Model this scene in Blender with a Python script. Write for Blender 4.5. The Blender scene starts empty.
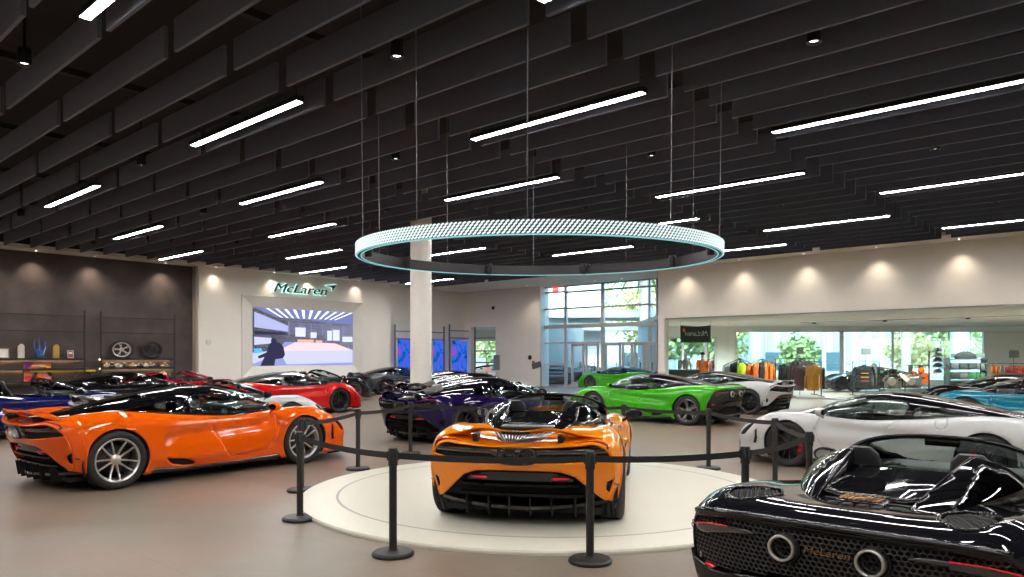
import bpy, bmesh, math, random
import numpy as np
from mathutils import Vector, Matrix
PI = math.pi
SC = bpy.context.scene
COL = SC.collection
F_PX, HC, HOR = 738.0, 1.56, 358.0
# ---------------------------------------------------------------- camera, sky, sun, exposure
cam = bpy.data.cameras.new('camera'); cam_o = bpy.data.objects.new('camera', cam); COL.objects.link(cam_o)
cam_o.location = (0, 0, HC); cam_o.rotation_euler = (PI / 2, 0, 0)
cam.sensor_width = 36; cam.lens = F_PX / 1024 * 36; cam.shift_y = (HOR - 288.5) / 1024; cam.clip_end = 400
SC.camera = cam_o
wd = bpy.data.worlds.new('sky'); SC.world = wd; wd.use_nodes = True
_nt = wd.node_tree; _bg = _nt.nodes['Background']
_sk = _nt.nodes.new('ShaderNodeTexSky'); _sk.sky_type = 'NISHITA'; _sk.sun_disc = False
_sk.sun_elevation = math.radians(42); _sk.sun_rotation = math.radians(200); _sk.air_density = 1.0; _sk.dust_density = 2.5
_nt.links.new(_sk.outputs[0], _bg.inputs[0]); _bg.inputs[1].default_value = 1.1
sun = bpy.data.lights.new('sun', 'SUN'); sun.energy = 7.0; sun.angle = .01; sun.color = (1, .95, .86)
sun_o = bpy.data.objects.new('sun', sun); COL.objects.link(sun_o); sun_o.rotation_euler = (math.radians(48), 0, math.radians(-25))
SC.view_settings.view_transform = 'Standard'; SC.view_settings.look = 'None'; SC.view_settings.gamma = 1.0
SC.view_settings.use_curve_mapping = False; SC.view_settings.exposure = 0.2
SC.cycles.max_bounces = 8; SC.cycles.diffuse_bounces = 4; SC.cycles.glossy_bounces = 4; SC.cycles.transparent_max_bounces = 24; SC.cycles.transmission_bounces = 6
SC.cycles.caustics_reflective = False; SC.cycles.caustics_refractive = False; SC.cycles.sample_clamp_indirect = 6
try: SC.cycles.use_light_tree = True
except Exception: pass
LAMP_E = 95.0; WASH_R = 95.0; WASH_L = 150.0; BEAD_E = 1.0; SCR_E = 1.15

# ---------------------------------------------------------------- helpers
def nm(n):
    return n
def link(o, parent=None):
    COL.objects.link(o)
    if parent is not None: o.parent = parent
    return o
def tag(o, label=None, cat=None, group=None, kind=None):
    if label: o['label'] = label
    if cat: o['category'] = cat
    if group: o['group'] = group
    if kind: o['kind'] = kind
    return o
def empty(name, loc=(0, 0, 0), rz=0.0):
    o = bpy.data.objects.new(name, None)
    o.location = loc; o.rotation_euler = (0, 0, rz); o.empty_display_size = .2
    return link(o)
def mesh_obj(name, bm, mat, parent=None, smooth=False, sharp=None):
    me = bpy.data.meshes.new(name)
    bm.normal_update()
    bm.to_mesh(me); bm.free()
    mats = mat if isinstance(mat, (list, tuple)) else [mat]
    for m in mats: me.materials.append(m)
    if smooth:
        me.polygons.foreach_set('use_smooth', [True] * len(me.polygons))
        if sharp:
            try: me.set_sharp_from_angle(angle=math.radians(sharp))
            except Exception: pass
    o = bpy.data.objects.new(name, me)
    return link(o, parent)
def box(bm, c, s, M=None, mi=0):
    """box centred at c, full size s"""
    r = bmesh.ops.create_cube(bm, size=1.0)
    m = Matrix.Translation(c) @ Matrix.Diagonal((s[0], s[1], s[2], 1))
    if M is not None: m = M @ m
    bmesh.ops.transform(bm, matrix=m, verts=r['verts'])
    if mi:
        for v in r['verts']:
            for f in v.link_faces: f.material_index = mi
    return r['verts']
def bevel_all(bm, w, seg=2):
    bmesh.ops.bevel(bm, geom=list(bm.edges), offset=w, segments=seg, affect='EDGES', profile=.6, clamp_overlap=True)
def rod(bm, a, b, r, n=8, r2=None, caps=True):
    a = Vector(a); b = Vector(b); d = b - a
    L = d.length
    if L < 1e-6: return
    q = d.to_track_quat('Z', 'Y').to_matrix().to_4x4()
    m = Matrix.Translation((a + b) / 2) @ q
    bmesh.ops.create_cone(bm, cap_ends=caps, segments=n, radius1=r, radius2=r if r2 is None else r2, depth=L, matrix=m)
def lathe(bm, prof, n=32, M=None, mi=0, a0=0.0, a1=2 * PI):
    """revolve (r,z) about z"""
    full = abs(a1 - a0 - 2 * PI) < 1e-6
    k = n if full else n + 1
    rings = []
    for r, z in prof:
        ring = []
        for i in range(k):
            a = a0 + (a1 - a0) * i / n
            co = Vector((r * math.cos(a), r * math.sin(a), z))
            if M is not None: co = M @ co
            ring.append(bm.verts.new(co))
        rings.append(ring)
    for i in range(len(rings) - 1):
        for j in range(n):
            j2 = (j + 1) % k if full else j + 1
            try:
                f = bm.faces.new((rings[i][j], rings[i][j2], rings[i + 1][j2], rings[i + 1][j]))
                f.material_index = mi; f.smooth = True
            except ValueError: pass
    return rings
def grid(bm, P, flip=False, closeu=False):
    """P: array (nu,nv,3) -> quads"""
    nu, nv = P.shape[:2]
    V = [[bm.verts.new(P[i, j]) for j in range(nv)] for i in range(nu)]
    for i in range(nu - (0 if closeu else 1)):
        i2 = (i + 1) % nu
        for j in range(nv - 1):
            q = (V[i][j], V[i2][j], V[i2][j + 1], V[i][j + 1])
            if flip: q = q[::-1]
            bm.faces.new(q)
    return V
def poly_prism(bm, pts, t, M=None):
    """extrude a 2D polygon (x,y) by t along z"""
    M = M or Matrix.Identity(4)
    a = [bm.verts.new(M @ Vector((x, y, 0))) for x, y in pts]
    b = [bm.verts.new(M @ Vector((x, y, t))) for x, y in pts]
    n = len(pts)
    bm.faces.new(a[::-1]); bm.faces.new(b)
    for i in range(n): bm.faces.new((a[i], a[(i + 1) % n], b[(i + 1) % n], b[i]))
def cr(xs, ys, x):
    """monotone-ish cubic through table"""
    xs = np.asarray(xs, float); ys = np.asarray(ys, float); x = np.asarray(x, float)
    if xs[0] > xs[-1]: xs = xs[::-1]; ys = ys[::-1]
    h = np.diff(xs); d = np.diff(ys) / h
    m = np.zeros_like(ys)
    m[1:-1] = np.where(d[:-1] * d[1:] > 0, (d[:-1] * h[1:] + d[1:] * h[:-1]) / (h[1:] + h[:-1]), 0)
    lim = 3 * np.minimum(abs(d[:-1]), abs(d[1:]))
    m[1:-1] = np.clip(m[1:-1], -lim, lim)
    m[0] = d[0]; m[-1] = d[-1]
    k = np.clip(np.searchsorted(xs, x) - 1, 0, len(xs) - 2)
    t = np.clip((x - xs[k]) / h[k], 0, 1)
    h00 = 2 * t**3 - 3 * t**2 + 1; h10 = t**3 - 2 * t**2 + t; h01 = -2 * t**3 + 3 * t**2; h11 = t**3 - t**2
    return h00 * ys[k] + h10 * h[k] * m[k] + h01 * ys[k + 1] + h11 * h[k] * m[k + 1]
def catmull(P, n):
    """P (k,2|3) control points, n samples per segment"""
    P = np.asarray(P, float)
    Q = np.vstack([2 * P[0] - P[1], P, 2 * P[-1] - P[-2]])
    out = []
    for i in range(1, len(Q) - 2):
        for s in range(n):
            t = s / n
            a, b, c, d = Q[i - 1], Q[i], Q[i + 1], Q[i + 2]
            out.append(.5 * (2 * b + (c - a) * t + (2 * a - 5 * b + 4 * c - d) * t * t + (3 * b - a - 3 * c + d) * t**3))
    out.append(Q[-2])
    return np.array(out)
def sstep(a, b, x):
    t = np.clip((np.asarray(x, float) - a) / (b - a), 0, 1)
    return t * t * (3 - 2 * t)
def sdf(poly, x, y):
    """signed distance to a polygon, negative inside (numpy arrays)"""
    poly = np.asarray(poly, float); x = np.asarray(x, float); y = np.asarray(y, float)
    d = np.full(x.shape, 1e9); inside = np.zeros(x.shape, bool)
    n = len(poly)
    for i in range(n):
        x1, y1 = poly[i]; x2, y2 = poly[(i + 1) % n]
        ex, ey = x2 - x1, y2 - y1
        L = ex * ex + ey * ey + 1e-12
        t = np.clip(((x - x1) * ex + (y - y1) * ey) / L, 0, 1)
        d = np.minimum(d, np.hypot(x - x1 - t * ex, y - y1 - t * ey))
        c = ((y1 > y) != (y2 > y)) & (x < (x2 - x1) * (y - y1) / (y2 - y1 + 1e-15) + x1)
        inside ^= c
    return np.where(inside, -d, d)
def cut(bm, g):
    """split faces along g(x,y,z)=0; returns a per-face sign lookup (list)"""
    bm.verts.ensure_lookup_table()
    co = np.array([v.co for v in bm.verts])
    val = g(co[:, 0], co[:, 1], co[:, 2])
    val = np.where(abs(val) < 1e-5, 0.0, val)
    lay = bm.verts.layers.float.get('g') or bm.verts.layers.float.new('g')
    bm.verts.ensure_lookup_table()
    for v, a in zip(bm.verts, val): v[lay] = a
    for e in list(bm.edges):
        a, b = e.verts
        va, vb = a[lay], b[lay]
        if va * vb < 0:
            t = va / (va - vb)
            _, nv = bmesh.utils.edge_split(e, a, t)
            nv[lay] = 0.0
    for f in list(bm.faces):
        z = [v for v in f.verts if v[lay] == 0.0]
        if len(z) < 2: continue
        s = [v[lay] for v in f.verts]
        if min(s) < 0 < max(s):
            best = None
            vs = list(f.verts); n = len(vs)
            idx = [i for i in range(n) if vs[i][lay] == 0.0]
            for ia in range(len(idx)):
                for ib in range(ia + 1, len(idx)):
                    i, j = idx[ia], idx[ib]
                    if (j - i) % n in (1, n - 1): continue
                    s1 = [vs[k][lay] for k in range(i + 1, j)]; s2 = [vs[k % n][lay] for k in range(j + 1, i + n)]
                    if s1 and s2 and max(s1) * min(s2) <= 0 and (min(s1) >= 0) != (min(s2) >= 0): best = (vs[i], vs[j])
            if best:
                try: bmesh.utils.face_split(f, best[0], best[1])
                except Exception: pass
    return lay
def side_of(bm, lay):
    """sum of g per face: sign says which side it lies on"""
    return {f: sum(v[lay] for v in f.verts) for f in bm.faces}
def take(bm, g):
    """cut bm along g=0 and move the g<0 faces into a new bmesh that is returned"""
    lay = cut(bm, g)
    s = side_of(bm, lay)
    neg = [f for f in bm.faces if s[f] < 0]
    nb = bm.copy()
    nb.faces.ensure_lookup_table(); bm.faces.ensure_lookup_table()
    bm.faces.index_update(); nb.faces.index_update()
    ids = set(f.index for f in neg)
    bmesh.ops.delete(nb, geom=[f for f in nb.faces if f.index not in ids], context='FACES')
    bmesh.ops.delete(bm, geom=neg, context='FACES')
    return nb
def shift_bm(bm, fn):
    """move vertices by a vectorised function of coordinates"""
    bm.verts.ensure_lookup_table()
    co = np.array([v.co for v in bm.verts])
    if len(co) == 0: return bm
    n = fn(co[:, 0], co[:, 1], co[:, 2])
    for v, p in zip(bm.verts, np.stack(n, 1)): v.co = p
    return bm
def thick(o, t, off=-1):
    m = o.modifiers.new('shell', 'SOLIDIFY'); m.thickness = t; m.offset = off; m.use_rim = True
    return o
def text_bm(s, size=1.0, ext=.02, shear=0.0, sx=1.0, spacing=1.0, bold=0.0):
    c = bpy.data.curves.new('lettering', 'FONT'); c.body = s; c.size = size; c.extrude = ext; c.shear = shear
    c.align_x = 'CENTER'; c.align_y = 'CENTER'; c.space_character = spacing; c.resolution_u = 3; c.offset = bold
    o = bpy.data.objects.new('lettering', c); COL.objects.link(o)
    dg = bpy.context.evaluated_depsgraph_get(); dg.update()
    me = bpy.data.meshes.new_from_object(o.evaluated_get(dg))
    bm = bmesh.new(); bm.from_mesh(me)
    bpy.data.objects.remove(o); bpy.data.curves.remove(c); bpy.data.meshes.remove(me)
    if sx != 1: bmesh.ops.scale(bm, vec=(sx, 1, 1), verts=bm.verts)
    return bm
def bm_from(me):
    b = bmesh.new(); b.from_mesh(me); return b
def copy_tree(o, parent=None):
    c = o.copy(); COL.objects.link(c)
    if parent is not None: c.parent = parent
    for ch in list(o.children): copy_tree(ch, c)
    return c

# ---------------------------------------------------------------- materials
MATS = {}
def mat(name, col=(.8, .8, .8), rough=.5, metal=0.0, emit=None, estr=1.0, coat=0.0, trans=0.0, alpha=None, noise=None, bump=None, spec=None):
    if name in MATS: return MATS[name]
    m = bpy.data.materials.new(name); m.use_nodes = True
    nt = m.node_tree; b = nt.nodes['Principled BSDF']
    b.inputs['Base Color'].default_value = (*col, 1); b.inputs['Roughness'].default_value = rough
    b.inputs['Metallic'].default_value = metal
    if coat: b.inputs['Coat Weight'].default_value = coat; b.inputs['Coat Roughness'].default_value = .03
    if trans: b.inputs['Transmission Weight'].default_value = trans
    if spec is not None: b.inputs['Specular IOR Level'].default_value = spec
    if emit: b.inputs['Emission Color'].default_value = (*emit, 1); b.inputs['Emission Strength'].default_value = estr
    tc = nt.nodes.new('ShaderNodeTexCoord'); nz = nt.nodes.new('ShaderNodeTexNoise')
    nt.links.new(tc.outputs['Object'], nz.inputs['Vector'])
    sc, amt = noise if noise else (12.0, .04)
    nz.inputs['Scale'].default_value = sc; nz.inputs['Detail'].default_value = 4
    mr = nt.nodes.new('ShaderNodeMapRange')
    mr.inputs['To Min'].default_value = 1 - amt; mr.inputs['To Max'].default_value = 1 + amt
    nt.links.new(nz.outputs['Fac'], mr.inputs['Value'])
    mx = nt.nodes.new('ShaderNodeMix'); mx.data_type = 'RGBA'; mx.blend_type = 'MULTIPLY'; mx.inputs['Factor'].default_value = 1
    mx.inputs['A'].default_value = (*col, 1)
    nt.links.new(mr.outputs['Result'], mx.inputs['B']); nt.links.new(mx.outputs['Result'], b.inputs['Base Color'])
    if bump:
        bp = nt.nodes.new('ShaderNodeBump'); bp.inputs['Strength'].default_value = bump[1]; bp.inputs['Distance'].default_value = bump[2]
        n2 = nt.nodes.new('ShaderNodeTexNoise'); n2.inputs['Scale'].default_value = bump[0]
        nt.links.new(tc.outputs['Object'], n2.inputs['Vector']); nt.links.new(n2.outputs['Fac'], bp.inputs['Height'])
        nt.links.new(bp.outputs['Normal'], b.inputs['Normal'])
    MATS[name] = m
    return m
def paint(name, col, metal=0.0, rough=.45):
    return mat('paint_' + name, col, rough, metal, coat=1.0, noise=(300, .03), spec=0.0)
def glass(name, tint=(.8, .9, .9), refl=.12, rough=.0):
    if name in MATS: return MATS[name]
    m = bpy.data.materials.new(name); m.use_nodes = True
    nt = m.node_tree; nt.nodes.clear()
    out = nt.nodes.new('ShaderNodeOutputMaterial'); t = nt.nodes.new('ShaderNodeBsdfTransparent'); g = nt.nodes.new('ShaderNodeBsdfGlossy')
    t.inputs['Color'].default_value = (*tint, 1); g.inputs['Roughness'].default_value = rough
    fr = nt.nodes.new('ShaderNodeFresnel'); fr.inputs['IOR'].default_value = 1.5
    ad = nt.nodes.new('ShaderNodeMath'); ad.operation = 'ADD'; ad.use_clamp = True; ad.inputs[1].default_value = refl
    mx = nt.nodes.new('ShaderNodeMixShader')
    ge = nt.nodes.new('ShaderNodeNewGeometry'); io = nt.nodes.new('ShaderNodeMapRange'); io.inputs['To Min'].default_value = 1.5; io.inputs['To Max'].default_value = 1 / 1.5
    nt.links.new(ge.outputs['Backfacing'], io.inputs['Value']); nt.links.new(io.outputs['Result'], fr.inputs['IOR'])
    nt.links.new(fr.outputs[0], ad.inputs[0]); nt.links.new(ad.outputs[0], mx.inputs[0])
    nt.links.new(t.outputs[0], mx.inputs[1]); nt.links.new(g.outputs[0], mx.inputs[2]); nt.links.new(mx.outputs[0], out.inputs[0])
    MATS[name] = m
    return m
def emis(name, col, s):
    if name in MATS: return MATS[name]
    m = bpy.data.materials.new(name); m.use_nodes = True
    nt = m.node_tree; nt.nodes.clear()
    out = nt.nodes.new('ShaderNodeOutputMaterial'); e = nt.nodes.new('ShaderNodeEmission')
    e.inputs['Color'].default_value = (*col, 1); e.inputs['Strength'].default_value = s
    nt.links.new(e.outputs[0], out.inputs[0])
    MATS[name] = m
    return m
BLACKG = mat('gloss_black', (.004, .004, .005), .3, coat=.75, spec=0.0)
BLACKM = mat('satin_black', (.012, .012, .013), .45)
CARBON = mat('carbon_fibre', (.018, .017, .017), .22, coat=.8)
RUBBER = mat('tyre_rubber', (.017, .017, .017), .75)
MESHBK = mat('dark_recess', (.004, .004, .004), .8)
SILVER = mat('machined_silver', (.62, .60, .57), .28, .9)
DKRIM = mat('dark_rim', (.03, .03, .032), .3, .6)
STEEL = mat('brake_steel', (.07, .07, .07), .45, .8)
CHROME = mat('chrome', (.75, .75, .75), .1, 1.0)
LEATH = mat('dark_leather', (.02, .02, .021), .5)
TAN = mat('tan_leather', (.42, .22, .11), .5)
REDL = mat('red_lens', (.45, .01, .02), .15, coat=1.0, emit=(1, .02, .04), estr=.25)
LAMPG = mat('lamp_clear', (.35, .36, .38), .1, .6, coat=1.0)
SMOKE = glass('smoked_glass', (.62, .66, .65), .03)
DSMOKE = glass('dark_smoked_glass', (.15, .16, .17), .03)
WSHIELD = glass('windshield_glass', (.85, .92, .90), .02)
MIRR = mat('mirror_glass', (.6, .65, .7), .02, 1.0)

# ---------------------------------------------------------------- the supercars
ART_F, ART_C = .05, .085
AX = 1.335; RW = .345; RR_ARCH = .375
S_X = [2.42, 2.36, 2.25, 2.05, 1.8, 1.5, 1.2, .8, .3, -.2, -.6, -1.0, -1.33, -1.65, -1.9, -2.05, -2.12]
S_ZC = [.43, .48, .54, .61, .685, .755, .81, .85, .865, .88, .895, .90, .89, .86, .83, .80, .775]
S_ZF = [.42, .47, .55, .66, .765, .83, .83, .79, .765, .79, .83, .88, .91, .90, .865, .835, .80]
S_YF = [.12, .28, .46, .60, .69, .73, .74, .76, .78, .79, .79, .785, .78, .76, .74, .72, .70]
S_W = [.22, .48, .67, .815, .90, .94, .945, .91, .905, .92, .935, .95, .955, .945, .93, .91, .875]
S_ZW = [.36, .38, .40, .44, .50, .55, .54, .50, .48, .50, .54, .58, .60, .60, .59, .58, .57]
S_ZB = [.22, .17, .14, .13, .13, .13, .13, .13, .125, .125, .125, .13, .14, .16, .20, .24, .26]
S_WB = [.20, .45, .66, .80, .87, .90, .90, .89, .88, .88, .89, .90, .90, .88, .86, .84, .81]
def tail_warp(x, y, z):
    s = sstep(-1.6, -2.12, x) if False else np.clip((-1.62 - np.asarray(x)) / .5, 0, 1)
    s = s * s * (3 - 2 * s)
    return x + s * (.26 * (abs(y) / .95)**3 + .16 * np.clip((.78 - z) / .5, -.1, 1)), y, z
def body_grid(kind):
    xs = np.concatenate([np.linspace(2.42, 2.2, 10), np.linspace(2.2, -1.9, 86)[1:], np.linspace(-1.9, -2.12, 8)[1:]])
    T = {k: cr(S_X, v, xs) for k, v in dict(zc=S_ZC, zf=S_ZF, yf=S_YF, w=S_W, zw=S_ZW, zb=S_ZB, wb=S_WB).items()}
    rows = []
    for i, x in enumerate(xs):
        zc, zf, yf, w, zw, zb, wb = [T[k][i] for k in ('zc', 'zf', 'yf', 'w', 'zw', 'zb', 'wb')]
        if kind == 'artura': q_ = sstep(-1.2, -2.0, x); zf = zf + ART_F * q_; zc = zc + ART_C * q_
        P = [(0, zc), (.45 * yf, zc + (zf - zc) * .12), (.8 * yf, zc + (zf - zc) * .75), (yf, zf), (yf + (w - yf) * .72, zf - (zf - zw) * .33), (w, zw),
             (w - .012, zw - (zw - zb) * .5), (wb, zb)]
        C = catmull(P, 6)
        y, z = C[:, 0], C[:, 1]
        # door channel and rear intake scoop
        amp = .055 * sstep(1.0, .6, x) * sstep(-1.0, -.55, x)
        zl = .66 - .10 * np.clip((.9 - x) / 1.6, 0, 1)
        side = sstep(.78, .86, y)
        y = y - amp * np.exp(-((z - zl) / .085)**2) * side
        y = y + .02 * np.exp(-((z - .30) / .07)**2) * side * sstep(1.0, .6, x) * sstep(-1.0, -.7, x)
        rows.append(np.stack([np.full_like(y, x), y, z], 1))
    H = np.array(rows)
    full = np.concatenate([H[:, ::-1] * np.array([1, -1, 1]), H[:, 1:]], 1)
    return full
def mirror_poly(p):
    return [(x, -y) for x, y in p]
# cut outlines --------------------------------------------------------
COCKPIT = [(1.05, 0), (1.02, .35), (.85, .56), (.5, .66), (-.2, .68), (-.5, .60), (-.52, 0), (-.5, -.60), (-.2, -.68), (.5, -.66), (.85, -.56), (1.02, -.35)]
DOOR = [(.86, .80), (.90, .62), (.84, .42), (.70, .28), (.14, .235), (.06, .34), (-.02, .50), (-.10, .66), (-.20, .80), (-.24, .92), (.3, 1.0), (.86, .95)]
def g_arch(sx):
    def g(x, y, z):
        d = np.hypot(x - sx, z - RW) - RR_ARCH
        return np.where(abs(y) > .45, d, 1.0)
    return g
def g_side(poly, off=0.0, ymin=.55, sy=0):
    def g(x, y, z):
        d = sdf(poly, x, z) + off
        ok = (abs(y) > ymin) if sy == 0 else (y * sy > ymin)
        return np.where(ok, d, 1.0)
    return g
def g_top(poly, zmin=.4):
    def g(x, y, z): return np.where(z > zmin, sdf(poly, x, y), 1.0)
    return g
def canopy_pts(xs, nv=25, spider=False):
    zr = cr([1.32, 1.15, .95, .7, .42, .1, -.2, -.6, -1.0, -1.4, -1.8], [.79, .875, .965, 1.06, 1.14, 1.17, 1.155, 1.10, 1.025, .945, .86], xs)
    yb = cr([1.32, 1.25, 1.1, .9, .6, .3, 0, -.3, -.6, -1.0, -1.4, -1.8], [.02, .34, .56, .67, .72, .745, .745, .725, .67, .55, .40, .25], xs)
    zb = cr(S_X, np.minimum(S_ZF, S_ZC), xs) - .06
    out = []
    for x, a, b, c in zip(xs, zr, yb, zb):
        th = np.linspace(-PI / 2, PI / 2, nv)
        y = b * np.sign(np.sin(th)) * abs(np.sin(th))**.80
        z = c + (a - c) * np.cos(th)**.62
        out.append(np.stack([np.full(nv, x), y, z], 1))
    return np.array(out)
# side-view outlines on the canopy
L_AP0, L_AP1 = (1.16, .80), (.40, 1.135)
def a_line(x, z, off):
    """signed distance in front of the A-pillar line in side view (positive ahead)"""
    dx, dz = L_AP1[0] - L_AP0[0], L_AP1[1] - L_AP0[1]
    L = math.hypot(dx, dz)
    return -((x - L_AP0[0]) * dz - (z - L_AP0[1]) * dx) / L * -1 * -1 - off
SIDEWIN = [(1.02, .80), (.94, .86), (.40, 1.06), (.1, 1.085), (-.20, 1.07), (-.34, 1.01), (-.26, .80)]
QUARTER = [(-.37, .80), (-.44, .99), (-.56, 1.0), (-.9, .945), (-1.25, .87), (-1.25, .80)]

def tyre_bm(w=.30, r=RW, rr=.262):
    bm = bmesh.new()
    h = w / 2
    prof = [(rr - .02, -h * .75), (rr, -h * .86), (rr + .01, -h * .93), (rr + .045, -h), (r - .03, -h * .97), (r - .008, -h * .88), (r, -h * .78)]
    for g in (-.5, -.17, .17, .5):
        prof += [(r, h * (g - .05)), (r - .009, h * (g - .045)), (r - .009, h * (g + .045)), (r, h * (g + .05))]
    prof += [(r, h * .78), (r - .008, h * .88), (r - .03, h * .97), (rr + .045, h), (rr + .01, h * .93), (rr, h * .86), (rr - .02, h * .75)]
    lathe(bm, prof, 56, Matrix.Rotation(-PI / 2, 4, 'X'))
    return bm      # axis along y, outer face at +y
def rim_bm(style='ten', rr=.262, w=.28):
    bm = bmesh.new(); R = Matrix.Rotation(-PI / 2, 4, 'X'); h = w / 2
    # barrel and lip (outer face towards +y)
    lathe(bm, [(rr - .005, -h * .8), (rr - .03, -h * .7), (rr - .035, h * .5), (rr - .022, h * .84), (rr - .004, h * .93), (rr + .004, h * .90), (rr + .002, h * .80)], 56, R)
    lathe(bm, [(.0, h * .62), (.025, h * .62), (.035, h * .58), (.062, h * .52), (.07, h * .4), (.07, h * .1)], 20, R)
    n = {'ten': 10, 'five': 5, 'seven': 7}[style]
    def spoke(a0, a1, w0, w1, r0=.05, r1=rr - .018):
        N = 5
        vs = []
        for i in range(N + 1):
            t = i / N; r = r0 + (r1 - r0) * t; a = a0 + (a1 - a0) * t; ww = w0 + (w1 - w0) * t
            yo = h * (.50 + .28 * t**1.5); dep = .035 - .012 * t
            c, s = math.cos(a), math.sin(a)
            ring = []
            for (du, dy) in ((-ww, 0), (-ww * .6, .004), (ww * .6, .004), (ww, 0), (ww * .9, -dep), (-ww * .9, -dep)):
                ring.append(bm.verts.new((r * c - du * s, yo + dy, r * s + du * c)))
            vs.append(ring)
        for i in range(N):
            for k in range(6): bm.faces.new((vs[i][k], vs[i][(k + 1) % 6], vs[i + 1][(k + 1) % 6], vs[i + 1][k]))
    for k in range(n):
        a = 2 * PI * k / n + .1
        if style == 'five':
            spoke(a - .04, a - .16, .016, .012); spoke(a + .04, a + .16, .016, .012)
            spoke(a, a, .012, .006, .05, rr - .10)
        elif style == 'ten':
            spoke(a, a + (.07 if k % 2 else -.07), .011, .009)
        else:
            spoke(a, a, .016, .012)
    bmesh.ops.recalc_face_normals(bm, faces=bm.faces)
    return bm
def seat_bm(open_=False):
    bm = bmesh.new()
    P = []
    # wrapped bucket: section loops from cushion front up to the headrest
    secs = [(.42, .30, .22, .10), (.30, .34, .25, .11), (.10, .33, .26, .12), (-.05, .34, .26, .13), (-.16, .44, .26, .10), (-.22, .60, .26, .09), (-.28, .76, .25, .08), (-.32, .88, .19, .07), (-.345, .96, .13, .07), (-.365, 1.04, .12, .06), (-.375, 1.09, .07, .04)]
    rows = []
    for i, (x, z, hw, t) in enumerate(secs):
        ang = math.radians(0 if i < 3 else (45 if i < 5 else 78))
        nx, nz = -math.sin(ang), math.cos(ang)
        ring = []
        for a in np.linspace(0, 2 * PI, 16, endpoint=False):
            y = hw * np.sign(math.cos(a)) * abs(math.cos(a))**.6
            d = t * .5 * np.sign(math.sin(a)) * abs(math.sin(a))**.7
            d += .04 * (abs(y) / max(hw, .01))**3 * (1 if i < 8 else 0)
            ring.append((x - nx * -d * -1 if False else x + (math.sin(ang)) * d, y, z + math.cos(ang) * d - .08))
        rows.append(ring)
    V = grid(bm, np.array(rows), closeu=False)
    for i in range(len(V) - 1):
        bm.faces.new((V[i][-1], V[i + 1][-1], V[i + 1][0], V[i][0]))
    bm.faces.new(V[0]); bm.faces.new(V[-1][::-1])
    bmesh.ops.recalc_face_normals(bm, faces=bm.faces)
    return bm
def fascia_grid(zlo=.16, zhi=.90, n=70, m=30, x0=-2.10):
    ys = np.linspace(-.97, .97, n); zs = np.linspace(zlo, zhi, m)
    P = np.array([[(x0, y, z) for z in zs] for y in ys])
    bm = bmesh.new(); grid(bm, P)
    return bm
def tail_outline(art=False):
    """outline of the body at the tail as (y,z), mirrored"""
    i = -1
    zc, zf, yf, w, zw, zb, wb = [t[i] for t in (S_ZC, S_ZF, S_YF, S_W, S_ZW, S_ZB, S_WB)]
    if art: zf += ART_F; zc += ART_C
    P = [(0, zc), (.45 * yf, zc + (zf - zc) * .12), (.8 * yf, zc + (zf - zc) * .75), (yf, zf), (yf + (w - yf) * .72, zf - (zf - zw) * .33), (w, zw), (w - .012, zw - (zw - zb) * .5), (wb, zb)]
    C = catmull(P, 6)
    H = [(float(a), float(b)) for a, b in C]
    return H + [(-a, b) for a, b in H[::-1][:-1]]
def warp_bm(bm):
    return shift_bm(bm, tail_warp)
def on_tail(y, z, dx=0.0):
    x, _, _ = tail_warp(np.array(-2.10), np.array(y), np.array(z))
    return (float(x) + dx, y, z)
def fascia_part(name, poly, m, root, dx=0.0, t=.02, mirror=False, smooth=True, art=False):
    """a plate on the tail surface cut to an outline in (y,z), offset dx rearwards (-) or inwards (+)"""
    outl = tail_outline(art)
    polys = [poly] + ([[(-a, b) for a, b in poly]] if mirror else [])
    res = []
    for p in polys:
        bm = fascia_grid()
        bm2 = take(bm, lambda x, y, z: sdf(p, y, z)); bm.free()
        bm3 = take(bm2, lambda x, y, z: sdf(outl, y, z) + .002); bm2.free()
        warp_bm(bm3)
        bmesh.ops.translate(bm3, vec=(dx, 0, 0), verts=bm3.verts)
        o = mesh_obj(name, bm3, m, root, smooth)
        thick(o, t, 0); res.append(o)
    return res
def hexmesh_bm(poly, r=.016, dx=0.0):
    bm = bmesh.new()
    ys = [p[0] for p in poly]; zs = [p[1] for p in poly]
    z = min(zs); row = 0
    while z < max(zs) + r:
        y = min(ys) + (row % 2) * r * .9
        while y < max(ys) + r:
            if sdf(poly, np.array([y]), np.array([z]))[0] < 0:
                o_, i_ = [], []
                for k in range(6):
                    a = PI / 6 + k * PI / 3
                    p = on_tail(y + r * 1.04 * math.cos(a), z + r * 1.04 * math.sin(a), dx); o_.append(bm.verts.new(p))
                    p = on_tail(y + r * .70 * math.cos(a), z + r * .70 * math.sin(a), dx + .004); i_.append(bm.verts.new(p))
                for k in range(6):
                    bm.faces.new((o_[k], o_[(k + 1) % 6], i_[(k + 1) % 6], i_[k]))
            y += r * 1.8
        z += r * 1.56; row += 1
    return bm
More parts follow.
